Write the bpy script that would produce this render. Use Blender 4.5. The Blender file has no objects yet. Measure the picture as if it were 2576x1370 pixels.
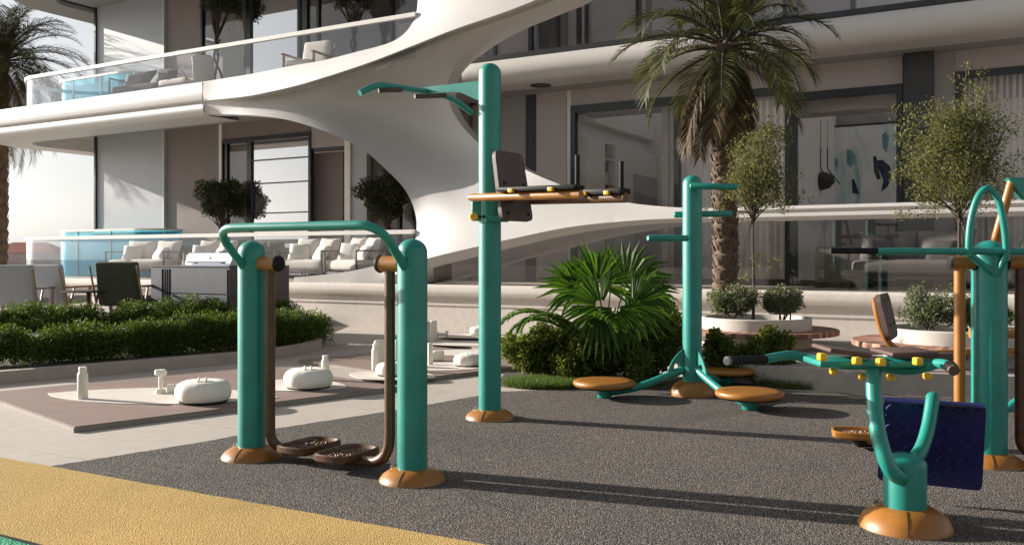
import bpy, bmesh, math, random
import numpy as np
from mathutils import Vector, Matrix
from mathutils.geometry import delaunay_2d_cdt
R = math.radians
SC = bpy.context.scene
COL = SC.collection
# ------------------------------------------------------------ camera, sky, sun, exposure
F, CX, YH, EYE = 2300.0, 1287.7, 650.0, 1.25        # photo read at 2575.4 x 1370
cam = bpy.data.objects.new('camera', bpy.data.cameras.new('camera'))
COL.objects.link(cam); SC.camera = cam
cam.location = (0, 0, EYE); cam.rotation_euler = (R(90), 0, 0)
cam.data.sensor_width = 36; cam.data.lens = 36 * F / 2575.4
cam.data.shift_y = -(685 - YH) / 2575.4
cam.data.clip_start = .05; cam.data.clip_end = 5000
SUN_AZ, SUN_EL = R(-70.0), R(17.0)
world = bpy.data.worlds.new('World'); SC.world = world; world.use_nodes = True
_t = world.node_tree
_s = _t.nodes.new('ShaderNodeTexSky'); _s.sky_type = 'NISHITA'; _s.sun_disc = False
_s.sun_elevation = SUN_EL; _s.sun_rotation = SUN_AZ
_s.altitude = 300; _s.air_density = .9; _s.dust_density = 2.6; _s.ozone_density = 1.5
_t.nodes['Background'].inputs[1].default_value = .07
_h = _t.nodes.new('ShaderNodeHueSaturation'); _h.inputs['Saturation'].default_value = .22
_t.links.new(_s.outputs[0], _h.inputs['Color']); _t.links.new(_h.outputs[0], _t.nodes['Background'].inputs[0])
sun = bpy.data.objects.new('sun', bpy.data.lights.new('sun', 'SUN'))
COL.objects.link(sun)
sun.data.energy = 5.0; sun.data.angle = R(.55); sun.data.color = (1, .94, .86)
_d = Vector((math.sin(SUN_AZ) * math.cos(SUN_EL), math.cos(SUN_AZ) * math.cos(SUN_EL), math.sin(SUN_EL)))
sun.rotation_euler = _d.to_track_quat('Z', 'Y').to_euler(); sun.location = (-20, 10, 20)
SC.view_settings.view_transform = 'Standard'; SC.view_settings.look = 'None'
SC.view_settings.gamma = 1; SC.view_settings.exposure = 1.05
SC.render.engine = 'CYCLES'
SC.cycles.max_bounces = 8; SC.cycles.transparent_max_bounces = 16
SC.cycles.use_denoising = True

# ------------------------------------------------------------ photo pixel -> place in the world
def pt(x, y, d): return Vector(((x - CX) / F * d, d, EYE + (YH - y) / F * d))
def gnd(x, y, z=0.0): return pt(x, y, (z - EYE) / ((YH - y) / F))
FU = Vector((.8664, -.4994, 0)); FN = Vector((.4994, .8664, 0))       # along the facade / into the building
P0 = Vector((-2.04, 16.3, 0))
def L(u, w, z): return P0 + FU * u + FN * w + Vector((0, 0, z))
def fac(x, y, w=0.0):
    d = (w + P0.dot(FN)) / ((x - CX) / F * FN.x + FN.y)
    return pt(x, y, d)
def fu(x, w=0.0): return (fac(x, 600, w) - P0).dot(FU)
def fz(x, y, w=0.0): return fac(x, y, w).z

# ------------------------------------------------------------ mesh helper
def catmull(p, k=8):
    p = [Vector(q) for q in p]; out = []
    for i in range(len(p) - 1):
        a = p[max(i - 1, 0)]; b = p[i]; c = p[i + 1]; d = p[min(i + 2, len(p) - 1)]
        for j in range(k):
            t = j / k
            out.append(.5 * (2 * b + (c - a) * t + (2 * a - 5 * b + 4 * c - d) * t * t + (3 * b - a - 3 * c + d) * t ** 3))
    return out + [p[-1]]
def fil(p, r, k=7):
    p = [Vector(q) for q in p]; out = [p[0]]
    for i in range(1, len(p) - 1):
        a, b, c = p[i - 1], p[i], p[i + 1]
        e1 = (a - b); e2 = (c - b)
        t = min(r, e1.length * .48, e2.length * .48)
        s, e = b + e1.normalized() * t, b + e2.normalized() * t
        for j in range(k + 1):
            q = j / k
            out.append(s * (1 - q) ** 2 + b * 2 * q * (1 - q) + e * q * q)
    return out + [p[-1]]

class MB:
    def __init__(s): s.v = []; s.f = []
    def add(s, vs, fs, M=None):
        o = len(s.v)
        s.v += [tuple(M @ Vector(q)) if M else tuple(q) for q in vs]
        s.f += [tuple(i + o for i in q) for q in fs]; return s
    def box(s, c, size, M=None, rz=0):
        x, y, z = [q / 2 for q in size]
        vs = [Vector((a * x, b * y, e * z)) for a in (-1, 1) for b in (-1, 1) for e in (-1, 1)]
        if rz: vs = [Matrix.Rotation(rz, 3, 'Z') @ q for q in vs]
        vs = [q + Vector(c) for q in vs]
        return s.add(vs, [(0, 1, 3, 2), (4, 6, 7, 5), (0, 4, 5, 1), (2, 3, 7, 6), (0, 2, 6, 4), (1, 5, 7, 3)], M)
    def fbox(s, u0, u1, w0, w1, z0, z1):
        vs = [L(u, w, z) for u in (u0, u1) for w in (w0, w1) for z in (z0, z1)]
        return s.add(vs, [(0, 1, 3, 2), (4, 6, 7, 5), (0, 4, 5, 1), (2, 3, 7, 6), (0, 2, 6, 4), (1, 5, 7, 3)])
    def rbox(s, c, size, bev=.02, rz=0, M=None, seg=3, puff=0.0):
        bm = bmesh.new(); bmesh.ops.create_cube(bm, size=1)
        for q in bm.verts: q.co = Vector((q.co.x * size[0], q.co.y * size[1], q.co.z * size[2]))
        bmesh.ops.bevel(bm, geom=list(bm.edges), offset=bev, segments=seg, profile=.5, affect='EDGES')
        if puff:
            bmesh.ops.subdivide_edges(bm, edges=[e for e in bm.edges if e.calc_length() > bev * 2.2], cuts=5, use_grid_fill=True)
            for q in bm.verts:
                a, b, d = q.co.x / size[0] * 2, q.co.y / size[1] * 2, q.co.z / size[2] * 2
                k = puff * (1 - a * a) * (1 - b * b) + puff * .6 * (1 - a * a) * (1 - d * d) * (1 if min(size) == size[1] else 0)
                q.co.z += (1 if d > 0 else -1) * k * abs(d) * (1 if min(size) != size[1] else 0)
                if min(size) == size[1]: q.co.y += (1 if b > 0 else -1) * puff * (1 - a * a) * (1 - d * d) * abs(b)
        bm.verts.index_update()
        X = (M or Matrix.Identity(4)) @ Matrix.Translation(Vector(c)) @ Matrix.Rotation(rz, 4, 'Z')
        vs = [q.co.copy() for q in bm.verts]; fs = [[q.index for q in f.verts] for f in bm.faces]; bm.free()
        return s.add(vs, fs, X)
    def tube(s, p, r, n=12, cap=True):
        p = [Vector(q) for q in p]; m = len(p)
        rr = r if isinstance(r, (list, tuple)) else [r] * m
        t0 = (p[1] - p[0]).normalized()
        up = Vector((0, 0, 1)) if abs(t0.z) < .9 else Vector((1, 0, 0))
        nx = t0.cross(up).normalized(); vs = []; fs = []
        for i in range(m):
            t = (p[min(i + 1, m - 1)] - p[max(i - 1, 0)]).normalized()
            nx = (nx - t * nx.dot(t)).normalized(); ny = t.cross(nx)
            for k in range(n):
                a = 2 * math.pi * k / n
                vs.append(p[i] + (nx * math.cos(a) + ny * math.sin(a)) * rr[i])
        for i in range(m - 1):
            for k in range(n):
                k2 = (k + 1) % n
                fs.append((i * n + k, i * n + k2, (i + 1) * n + k2, (i + 1) * n + k))
        if cap: fs.append(tuple(range(n))[::-1]); fs.append(tuple((m - 1) * n + k for k in range(n)))
        return s.add(vs, fs)
    def lathe(s, prof, c=(0, 0, 0), n=32, M=None, wob=None):
        vs = []; fs = []; m = len(prof)
        for i, (r, z) in enumerate(prof):
            for k in range(n):
                a = 2 * math.pi * k / n; q = wob(a, i / (m - 1)) if wob else 1
                vs.append(Vector((r * math.cos(a) * q, r * math.sin(a) * q, z)) + Vector(c))
        for i in range(m - 1):
            for k in range(n):
                k2 = (k + 1) % n; fs.append((i * n + k, i * n + k2, (i + 1) * n + k2, (i + 1) * n + k))
        if prof[0][0] > 1e-4: fs.append(tuple(range(n))[::-1])
        if prof[-1][0] > 1e-4: fs.append(tuple((m - 1) * n + k for k in range(n)))
        return s.add(vs, fs, M)
    def slab(s, poly, nvec):                      # a flat outline given its thickness
        poly = [Vector(q) for q in poly]; nvec = Vector(nvec); n = len(poly)
        vs = poly + [q + nvec for q in poly]
        fs = [tuple(range(n)), tuple(range(2 * n - 1, n - 1, -1))] + [(i, i + n, (i + 1) % n + n, (i + 1) % n) for i in range(n)]
        return s.add(vs, fs)
    def prism(s, poly, z0, z1): return s.slab([(q[0], q[1], z0) for q in poly], (0, 0, z1 - z0))
    def sweep(s, path, prof, closed=False):       # path: (u,w) on the facade grid; prof: (inward, z)
        n = len(path); vs = []; fs = []; m = len(prof)
        for i in range(n):
            a = Vector(path[max(i - 1, 0)]); b = Vector(path[min(i + 1, n - 1)])
            t = (b - a).normalized(); nin = Vector((-t.y, t.x))
            for o, z in prof:
                q = Vector(path[i]) + nin * o; vs.append(L(q.x, q.y, z))
        for i in range(n - 1):
            for k in range(m - 1):
                fs.append((i * m + k, i * m + k + 1, (i + 1) * m + k + 1, (i + 1) * m + k))
        if closed:
            for i in range(n - 1): fs.append((i * m + m - 1, i * m, (i + 1) * m, (i + 1) * m + m - 1))
            fs.append(tuple(range(m))[::-1]); fs.append(tuple((n - 1) * m + k for k in range(m)))
        return s.add(vs, fs)
    def build(s, name, mat, parent=None, smooth=True, label=None, ang=38):
        off = Vector((0, 0, 0)); q = parent
        while q is not None: off += Vector(q.location); q = q.parent
        V = np.array(s.v, dtype=np.float64) - np.array(off)
        me = bpy.data.meshes.new(name); me.from_pydata(V.tolist(), [], s.f)
        me.materials.append(M[mat] if isinstance(mat, str) else mat)
        bm = bmesh.new(); bm.from_mesh(me)
        if len(bm.faces) < 60000: bmesh.ops.recalc_face_normals(bm, faces=bm.faces)
        bm.to_mesh(me); bm.free()
        if smooth:
            me.polygons.foreach_set('use_smooth', [True] * len(me.polygons)); me.set_sharp_from_angle(angle=R(ang))
        me.update()
        o = bpy.data.objects.new(name, me); COL.objects.link(o)
        if parent is not None: o.parent = parent
        if label: o['label'] = label
        return o

def thing(name, label, cat, loc, group=None, rz=0):
    o = bpy.data.objects.new(name, None); COL.objects.link(o)
    o.location = Vector(loc); o.rotation_euler = (0, 0, rz); o.empty_display_size = .2
    o['label'] = label; o['category'] = cat
    if group: o['group'] = group
    return o
def tag(o, label=None, cat=None, group=None, kind=None):
    if label: o['label'] = label
    if cat: o['category'] = cat
    if group: o['group'] = group
    if kind: o['kind'] = kind
    return o
def kids(o): return [c for c in COL.objects if c.parent is o]
def copy_tree(o, loc, rz, label, group=None):
    r = o.copy(); COL.objects.link(r); r.location = Vector(loc); r.rotation_euler = (0, 0, rz); r['label'] = label
    if group: r['group'] = group
    for c in kids(o):
        d = c.copy(); COL.objects.link(d); d.parent = r
        for g in kids(c):
            e = g.copy(); COL.objects.link(e); e.parent = d
    return r

# ------------------------------------------------------------ materials
M = {}
def nt(name):
    m = bpy.data.materials.new(name); m.use_nodes = True; t = m.node_tree
    return m, t, t.nodes['Principled BSDF']
def lk(t, a, b): t.links.new(a, b)
def noise(t, scale, detail=4, rough=.55, stretch=None, dim=None):
    tc = t.nodes.new('ShaderNodeTexCoord'); src = tc.outputs['Object']
    if stretch:
        mp = t.nodes.new('ShaderNodeMapping'); mp.inputs['Scale'].default_value = stretch
        lk(t, src, mp.inputs[0]); src = mp.outputs[0]
    n = t.nodes.new('ShaderNodeTexNoise'); n.inputs['Scale'].default_value = scale
    n.inputs['Detail'].default_value = detail; n.inputs['Roughness'].default_value = rough
    lk(t, src, n.inputs['Vector']); return n
def ramp(t, src, stops):
    r = t.nodes.new('ShaderNodeValToRGB'); lk(t, src, r.inputs[0])
    e = r.color_ramp.elements
    while len(e) < len(stops): e.new(.5)
    for q, (p, c) in zip(e, stops): q.position = p; q.color = (*c, 1)
    return r
def mixc(t, fac, a, b, mode='MIX'):
    x = t.nodes.new('ShaderNodeMix'); x.data_type = 'RGBA'; x.blend_type = mode
    for sk, val in ((x.inputs[0], fac), (x.inputs[6], a), (x.inputs[7], b)):
        if hasattr(val, 'links'): lk(t, val, sk)
        elif isinstance(val, (int, float)): sk.default_value = val
        else: sk.default_value = (*val, 1)
    return x.outputs[2]
def bump(t, h, bs, strength=.3, dist=.01):
    b = t.nodes.new('ShaderNodeBump'); b.inputs['Strength'].default_value = strength; b.inputs['Distance'].default_value = dist
    lk(t, h, b.inputs['Height']); lk(t, b.outputs[0], bs.inputs['Normal']); return b
def paint(name, col, rough=.4, var=.12, scale=6, metal=0, coat=0, bmp=.0, bscale=60, spec=.5, stretch=None, wear=0):
    m, t, b = nt(name); n = noise(t, scale, 5, .6, stretch)
    lo = tuple(q * (1 - var) for q in col); hi = tuple(min(1, q * (1 + var)) for q in col)
    r = ramp(t, n.outputs[0], [(.3, lo), (.7, hi)]); lk(t, r.outputs[0], b.inputs['Base Color'])
    b.inputs['Roughness'].default_value = rough
    if wear:                                             # scuffs and rubbed spots with a shape of their own
        nw = noise(t, 17, 6, .75); rw = ramp(t, nw.outputs[0], [(.6, (0, 0, 0)), (.7, (1, 1, 1))])
        c2 = mixc(t, rw.outputs[0], r.outputs[0], tuple(q * .6 + .035 for q in col)); lk(t, c2, b.inputs['Base Color'])
        mr = t.nodes.new('ShaderNodeMapRange'); mr.inputs[3].default_value = rough - .07; mr.inputs[4].default_value = rough + .22
        lk(t, noise(t, 5, 6, .7, (1, 1, .4)).outputs[0], mr.inputs[0]); lk(t, mr.outputs[0], b.inputs['Roughness'])
    b.inputs['Metallic'].default_value = metal
    b.inputs['Coat Weight'].default_value = coat; b.inputs['Coat Roughness'].default_value = .12
    b.inputs['Specular IOR Level'].default_value = spec
    if bmp: bump(t, noise(t, bscale, 3).outputs[0], b, bmp, .004)
    M[name] = m; return m
paint('teal', (.011, .225, .18), .34, .12, 7, coat=.2, bmp=.06, bscale=40, wear=1)
paint('orange', (.31, .122, .016), .36, .16, 9, coat=.2, bmp=.06, bscale=50, wear=1)
paint('orange_rust_shaded', (.085, .034, .011), .4, .4, 22, coat=.1, bmp=.2, bscale=80)  # rusty orange, base colour darkened to stand for shade on arms and pedals
paint('orange_shaded', (.12, .05, .015), .45, .4, 18)  # orange with the shade on the arm tubes put into its colour
paint('yellow_plastic', (.8, .45, .02), .38, .05, 10)
paint('brown_pad', (.085, .05, .04), .6, .15, 14, bmp=.08, bscale=120)
paint('black_rubber', (.012, .011, .01), .6, .3, 20, bmp=.15, bscale=150, spec=.2)
paint('grey_cap', (.16, .16, .15), .5, .1, 20)
paint('bolt', (.55, .55, .55), .3, .1, 30, metal=1)
paint('navy', (.013, .014, .1), .4, .2, 8, coat=.1, bmp=.08, bscale=70)
paint('white_shell', (.53, .505, .48), .5, .035, 1.2, bmp=.03, bscale=30)
paint('white_rail', (.53, .505, .48), .45, .03, 2)
paint('plaster', (.5, .455, .41), .7, .05, 1.5, bmp=.05, bscale=40)
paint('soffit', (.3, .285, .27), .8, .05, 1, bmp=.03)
paint('taupe', (.225, .185, .165), .75, .07, 1.6, bmp=.08, bscale=50, stretch=(1, 1, .3))
paint('mauve', (.4, .355, .34), .7, .05, 1.4, bmp=.04)
paint('grey_wall', (.36, .365, .38), .45, .04, .8, bmp=.03)
paint('light_wall', (.78, .73, .68), .75, .04, 1.5)
paint('dark_stone', (.035, .036, .037), .5, .2, 3, bmp=.06)
paint('frame_black', (.018, .02, .021), .35, .15, 4)
paint('floor_stone', (.3, .28, .26), .35, .08, 2)
paint('wall_warm', (.4, .36, .335), .7, .05, 1.5)
paint('cabinet', (.76, .71, .63), .5, .05, 2, stretch=(1, 1, 6))
paint('curtain', (.66, .61, .56), .85, .06, 3)
paint('sheer', (.78, .74, .7), .9, .05, 3)
paint('cream_fabric', (.68, .62, .55), .9, .06, 5, bmp=.2, bscale=220)
paint('grey_fabric', (.2, .185, .17), .9, .1, 5, bmp=.2, bscale=200)
paint('dark_fabric', (.07, .065, .06), .9, .15, 5, bmp=.2, bscale=200)
paint('green_fabric', (.055, .058, .035), .85, .12, 5, bmp=.15, bscale=200)
paint('bronze', (.05, .04, .033), .4, .2, 8)
paint('wood_arm', (.3, .2, .13), .5, .2, 9, stretch=(1, 8, 1))
paint('counter_stone', (.072, .075, .087), .5, .1, 3, bmp=.05, stretch=(5, 5, .6))
paint('counter_side', (.075, .062, .06), .55, .12, 3, bmp=.05, stretch=(5, 5, .6))
paint('steel', (.42, .46, .54), .3, .04, 10, metal=.75)
paint('planter', (.5, .46, .41), .75, .06, 3, bmp=.12, bscale=60)
paint('kerb', (.36, .31, .27), .8, .1, 4, bmp=.15, bscale=60)
paint('bark', (.125, .085, .057), .9, .35, 14, bmp=.6, bscale=40, stretch=(1, 1, .4))
paint('twig', (.07, .05, .035), .85, .3, 20, bmp=.3)
paint('soil', (.05, .038, .028), .95, .3, 20, bmp=.5, bscale=40)
paint('deck_brown', (.215, .15, .125), .75, .12, 2.2, bmp=.1, bscale=70, stretch=(1, 3, 1))
paint('deck_edge', (.26, .225, .19), .8, .15, 6, bmp=.1)
paint('mat_white', (.62, .56, .5), .7, .05, 4, bmp=.08, bscale=60)
paint('clay_white', (.72, .68, .59), .55, .05, 8, bmp=.06, bscale=50)
paint('pouf_fabric', (.76, .72, .64), .85, .05, 7, bmp=.15, bscale=60)
paint('pot', (.34, .3, .27), .6, .1, 5)
paint('villa_wall', (.55, .45, .42), .8, .1, .5)
paint('roof_red', (.3, .1, .07), .8, .2, 2)
paint('pendant', (.05, .048, .045), .7, .2, 6, bmp=.3)
paint('white_metal', (.75, .72, .68), .3, .04, 4)

def granules(name, stops, scale, bs=.5, joints=0):
    m, t, b = nt(name)
    tc = t.nodes.new('ShaderNodeTexCoord')
    v = t.nodes.new('ShaderNodeTexVoronoi'); v.inputs['Scale'].default_value = scale
    lk(t, tc.outputs['Object'], v.inputs['Vector'])
    sep = t.nodes.new('ShaderNodeSeparateColor'); lk(t, v.outputs['Color'], sep.inputs[0])
    r = ramp(t, sep.outputs[0], stops)
    big = noise(t, .9, 5, .6); br = ramp(t, big.outputs[0], [(.25, (.74, .74, .75)), (.45, (.97, .97, .97)), (.75, (1.13, 1.11, 1.08))])
    c = mixc(t, 1.0, r.outputs[0], br.outputs[0], 'MULTIPLY')
    if joints:                                           # poured bays with hairline joints
        mp = t.nodes.new('ShaderNodeMapping'); mp.inputs['Rotation'].default_value = (0, 0, R(-36)); mp.inputs['Location'].default_value = (.55, .3, 0); lk(t, tc.outputs['Object'], mp.inputs[0])
        bk = t.nodes.new('ShaderNodeTexBrick'); bk.inputs['Scale'].default_value = 1; bk.inputs['Color1'].default_value = (1, 1, 1, 1); bk.inputs['Color2'].default_value = (.95, .95, .95, 1); bk.inputs['Mortar'].default_value = (.5, .5, .5, 1)
        bk.inputs['Mortar Size'].default_value = .0035; bk.inputs['Brick Width'].default_value = 3.2; bk.inputs['Row Height'].default_value = 2.6; bk.offset = 0; lk(t, mp.outputs[0], bk.inputs['Vector'])
        c = mixc(t, 1.0, c, bk.outputs[0], 'MULTIPLY')
    lk(t, c, b.inputs['Base Color']); b.inputs['Roughness'].default_value = .95; b.inputs['Specular IOR Level'].default_value = .15
    mt = t.nodes.new('ShaderNodeMath'); mt.operation = 'ADD'
    n2 = noise(t, scale * .6, 3); lk(t, n2.outputs[0], mt.inputs[0])
    iv = t.nodes.new('ShaderNodeMath'); iv.operation = 'MULTIPLY'; iv.inputs[1].default_value = -1.2
    lk(t, v.outputs['Distance'], iv.inputs[0]); lk(t, iv.outputs[0], mt.inputs[1])
    bump(t, mt.outputs[0], b, bs, .012); M[name] = m
granules('rubber_dark', [(0, (.045, .041, .037)), (.45, (.098, .088, .079)), (.8, (.15, .133, .118)), (1, (.22, .197, .175))], 125, .55, 1)
granules('rubber_yellow', [(0, (.36, .235, .08)), (.5, (.44, .295, .105)), (1, (.52, .365, .15))], 160, .45)
granules('rubber_green', [(0, (.03, .2, .11)), (.5, (.06, .3, .17)), (1, (.12, .4, .25))], 75, .6)

def concrete(name, a, b_, joint=0):
    m, t, b = nt(name)
    n1 = noise(t, .35, 6, .6); n2 = noise(t, 9, 5, .65)
    r = ramp(t, n1.outputs[0], [(.3, a), (.7, b_)])
    r2 = ramp(t, n2.outputs[0], [(.3, (.9, .9, .9)), (.7, (1.06, 1.06, 1.06))])
    c = mixc(t, 1.0, r.outputs[0], r2.outputs[0], 'MULTIPLY')
    if joint:
        tc = t.nodes.new('ShaderNodeTexCoord'); mp = t.nodes.new('ShaderNodeMapping')
        mp.inputs['Rotation'].default_value = (0, 0, R(30)); lk(t, tc.outputs['Object'], mp.inputs[0])
        br = t.nodes.new('ShaderNodeTexBrick'); br.inputs['Scale'].default_value = 1
        br.inputs['Color1'].default_value = (1, 1, 1, 1); br.inputs['Color2'].default_value = (.94, .93, .92, 1); br.inputs['Mortar'].default_value = (.72, .7, .68, 1)
        br.inputs['Mortar Size'].default_value = .004; br.inputs['Brick Width'].default_value = 2.4; br.inputs['Row Height'].default_value = 1.2; br.offset = 0.5
        lk(t, mp.outputs[0], br.inputs['Vector'])
        c = mixc(t, 1.0, c, br.outputs[0], 'MULTIPLY')
    lk(t, c, b.inputs['Base Color']); b.inputs['Roughness'].default_value = .78
    bump(t, n2.outputs[0], b, .12, .006); M[name] = m
def slats(name, a, b_, n):
    m, t, b = nt(name); tc = t.nodes.new('ShaderNodeTexCoord'); sp = t.nodes.new('ShaderNodeSeparateXYZ'); lk(t, tc.outputs['Object'], sp.inputs[0])
    at = t.nodes.new('ShaderNodeMath'); at.operation = 'ARCTAN2'; lk(t, sp.outputs[1], at.inputs[0]); lk(t, sp.outputs[0], at.inputs[1])
    mu = t.nodes.new('ShaderNodeMath'); mu.operation = 'MULTIPLY'; mu.inputs[1].default_value = n / 6.28318; lk(t, at.outputs[0], mu.inputs[0])
    wn = t.nodes.new('ShaderNodeTexWhiteNoise'); wn.noise_dimensions = '1D'; fl = t.nodes.new('ShaderNodeMath'); fl.operation = 'FLOOR'; lk(t, mu.outputs[0], fl.inputs[0]); lk(t, fl.outputs[0], wn.inputs['W'])
    r = ramp(t, wn.outputs[0], [(0, a), (.5, b_), (1, tuple(min(1, q * 1.7) for q in b_))]); lk(t, r.outputs[0], b.inputs['Base Color']); b.inputs['Roughness'].default_value = .75; M[name] = m
slats('slat_edge', (.12, .055, .04), (.3, .15, .1), 110)
concrete('concrete', (.4, .35, .305), (.47, .415, .365), 1)
concrete('terrace_conc', (.36, .315, .28), (.42, .37, .33), 0)
concrete('podium', (.52, .46, .41), (.58, .52, .465), 0)

def glass(name, tint, refl=.06, ior=1.5, rough=0.0, gcol=(1, 1, 1)):
    m, t, b = nt(name); t.nodes.remove(b); out = t.nodes['Material Output']
    tr = t.nodes.new('ShaderNodeBsdfTransparent'); tr.inputs[0].default_value = (*tint, 1)
    gl = t.nodes.new('ShaderNodeBsdfGlossy'); gl.inputs['Roughness'].default_value = rough; gl.inputs[0].default_value = (*gcol, 1)
    lw = t.nodes.new('ShaderNodeLayerWeight'); lw.inputs[0].default_value = .5
    pw = t.nodes.new('ShaderNodeMath'); pw.operation = 'POWER'; pw.inputs[1].default_value = 5; lk(t, lw.outputs['Facing'], pw.inputs[0])
    r0 = ((ior - 1) / (ior + 1)) ** 2 + refl
    ad = t.nodes.new('ShaderNodeMath'); ad.operation = 'MULTIPLY_ADD'; ad.use_clamp = True; ad.inputs[1].default_value = 1 - r0; ad.inputs[2].default_value = r0
    lk(t, pw.outputs[0], ad.inputs[0])
    mx = t.nodes.new('ShaderNodeMixShader'); lk(t, ad.outputs[0], mx.inputs[0]); lk(t, tr.outputs[0], mx.inputs[1]); lk(t, gl.outputs[0], mx.inputs[2])
    lk(t, mx.outputs[0], out.inputs[0]); M[name] = m
glass('glass_clear', (.97, .97, .97), .0, 1.25)
glass('glass_rail', (.9, .91, .92), .02, 1.3)
glass('glass_dark', (.8, .79, .78), .03, 1.35)
glass('glass_mirror', (.35, .35, .35), .5, 1.6)
glass('glass_cyan', (.35, .85, .92), .05, 1.4)
glass('glass_deep', (.04, .25, .3), .05, 1.4)

m_, t_, b_ = nt('pool_water'); b_.inputs['Base Color'].default_value = (.08, .68, .8, 1); b_.inputs['Roughness'].default_value = .08
tl_ = t_.nodes.new('ShaderNodeBsdfTranslucent'); tl_.inputs[0].default_value = (.12, .8, .92, 1)
n_ = noise(t_, 2.5, 3); bump(t_, n_.outputs[0], b_, .2, .02)
mx_ = t_.nodes.new('ShaderNodeMixShader'); mx_.inputs[0].default_value = .45
lk(t_, b_.outputs[0], mx_.inputs[1]); lk(t_, tl_.outputs[0], mx_.inputs[2]); lk(t_, mx_.outputs[0], t_.nodes['Material Output'].inputs[0]); M['pool_water'] = m_
def leaf(name, dark, light, trans=.35, rough=.6):
    m, t, b = nt(name); g = t.nodes.new('ShaderNodeNewGeometry'); out = t.nodes['Material Output']
    r = ramp(t, g.outputs['Random Per Island'], [(0, dark), (.6, tuple((x + y) / 2 for x, y in zip(dark, light))), (1, light)])
    lk(t, r.outputs[0], b.inputs['Base Color']); b.inputs['Roughness'].default_value = rough; b.inputs['Specular IOR Level'].default_value = .22
    tl = t.nodes.new('ShaderNodeBsdfTranslucent')
    tc = mixc(t, 1.0, r.outputs[0], (1.5, 1.5, .7), 'MULTIPLY'); lk(t, tc, tl.inputs[0])
    mx = t.nodes.new('ShaderNodeMixShader'); mx.inputs[0].default_value = trans
    lk(t, b.outputs[0], mx.inputs[1]); lk(t, tl.outputs[0], mx.inputs[2]); lk(t, mx.outputs[0], out.inputs[0]); M[name] = m
leaf('leaf_hedge', (.04, .065, .014), (.11, .165, .03), .32)
leaf('leaf_bush', (.055, .075, .018), (.16, .19, .045), .4)
leaf('leaf_bright', (.06, .13, .015), (.15, .26, .03), .4)
leaf('leaf_sage', (.07, .085, .05), (.24, .26, .17), .25)
leaf('leaf_olive', (.035, .042, .022), (.085, .095, .05), .25)
leaf('leaf_tree', (.055, .06, .028), (.2, .2, .085), .4)
leaf('leaf_fan', (.022, .06, .008), (.08, .15, .018), .38, .4)
leaf('leaf_palm', (.035, .042, .015), (.1, .105, .04), .2, .5)
leaf('leaf_dead', (.04, .026, .016), (.14, .1, .055), .15, .7)
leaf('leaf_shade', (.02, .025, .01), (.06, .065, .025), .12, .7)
leaf('leaf_grass', (.05, .085, .02), (.14, .2, .05), .35)
# ------------------------------------------------------------ ground
def st(o): o['kind'] = 'structure'; return o
rnd = random.Random(3)
def jit(p, q, n=40, a=.008):
    p, q = Vector(p), Vector(q)
    return [p.lerp(q, i / n) + Vector((rnd.uniform(-a, a), rnd.uniform(-a, a), 0)) * (0 < i < n) for i in range(n)]
m = MB(); m.add([(-900, -60, 0), (900, -60, 0), (900, 1500, 0), (-900, 1500, 0)], [(0, 1, 2, 3)])
st(m.build('ground', 'concrete', smooth=False))
def sheet(name, poly, z, mat):
    m = MB(); m.prism([(q[0], q[1]) for q in poly], z - .0035, z)
    return st(m.build(name, mat, smooth=False))
back = [gnd(132, 1172), gnd(315, 1143), gnd(490, 1115), gnd(699, 1077), gnd(994, 1032), gnd(1262, 985), gnd(1442, 978), gnd(1700, 972), gnd(1990, 983), gnd(2130, 988), gnd(2430, 999), gnd(2600, 1006)]
e = []
for a, b in zip(back[:-1], back[1:]): e += jit(a, b, 14)
sheet('rubber_ground', e + [back[-1], Vector((9, 7.9, 0)), Vector((9, -4, 0)), Vector((-4, -4, 0)), Vector((-4.2, 6.0, 0))][0:4] + [gnd(132, 1172) + Vector((-.02, -.5, 0))], .004, 'rubber_dark')
ya, yb = gnd(0, 1152), gnd(1209, 1370); yd = (yb - ya).normalized(); yn = Vector((yd.y, -yd.x, 0))
if yn.y > 0: yn = -yn
ga = gnd(0, 1346); gw = (ga - ya).dot(yn)
def strip(a, b, o0, o1): return jit(ya + yd * a + yn * o0, ya + yd * b + yn * o0, 200, .005) + [ya + yd * b + yn * o0, ya + yd * b + yn * o1, ya + yd * a + yn * o1]
sheet('yellow_rubber_path', strip(-9, 9, 0, gw), .008, 'rubber_yellow')
sheet('path_edge_line', strip(-9, 9, gw + .002, gw + .022), .0085, 'black_rubber')
sheet('green_rubber_path', strip(-9, 9, gw + .024, gw + 5), .008, 'rubber_green')
# raised terrace on the right, in front of the podium
tf = catmull([Vector((1.25, 12.4, 0)), Vector((1.4, 10.6, 0)), Vector((1.85, 9.5, 0)), gnd(1950, 972), gnd(2130, 986), gnd(2430, 997), gnd(2600, 1004), Vector((6.5, 7.9, 0)), Vector((10, 7.3, 0))], 8)
poly = [(q.x, q.y) for q in tf] + [tuple(L(14, .5, 0).xy), tuple(L(3.2, .5, 0).xy)]
m = MB(); m.prism(poly, 0.0, .2); st(m.build('raised_terrace', 'terrace_conc', ang=30))
# raised sitting area behind the hedge on the left
la = [gnd(-60, 842), gnd(500, 828), gnd(770, 800)]
m = MB(); m.prism([(-13, 11.2), (-7.2, 11.6), (-4.5, 13.7), (-3.62, 15.4), tuple(L(-2.0, .3, 0).xy), tuple(L(-12, .3, 0).xy), (-19, 21)], 0, .2)
st(m.build('sitting_terrace', 'terrace_conc', ang=30))

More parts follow.
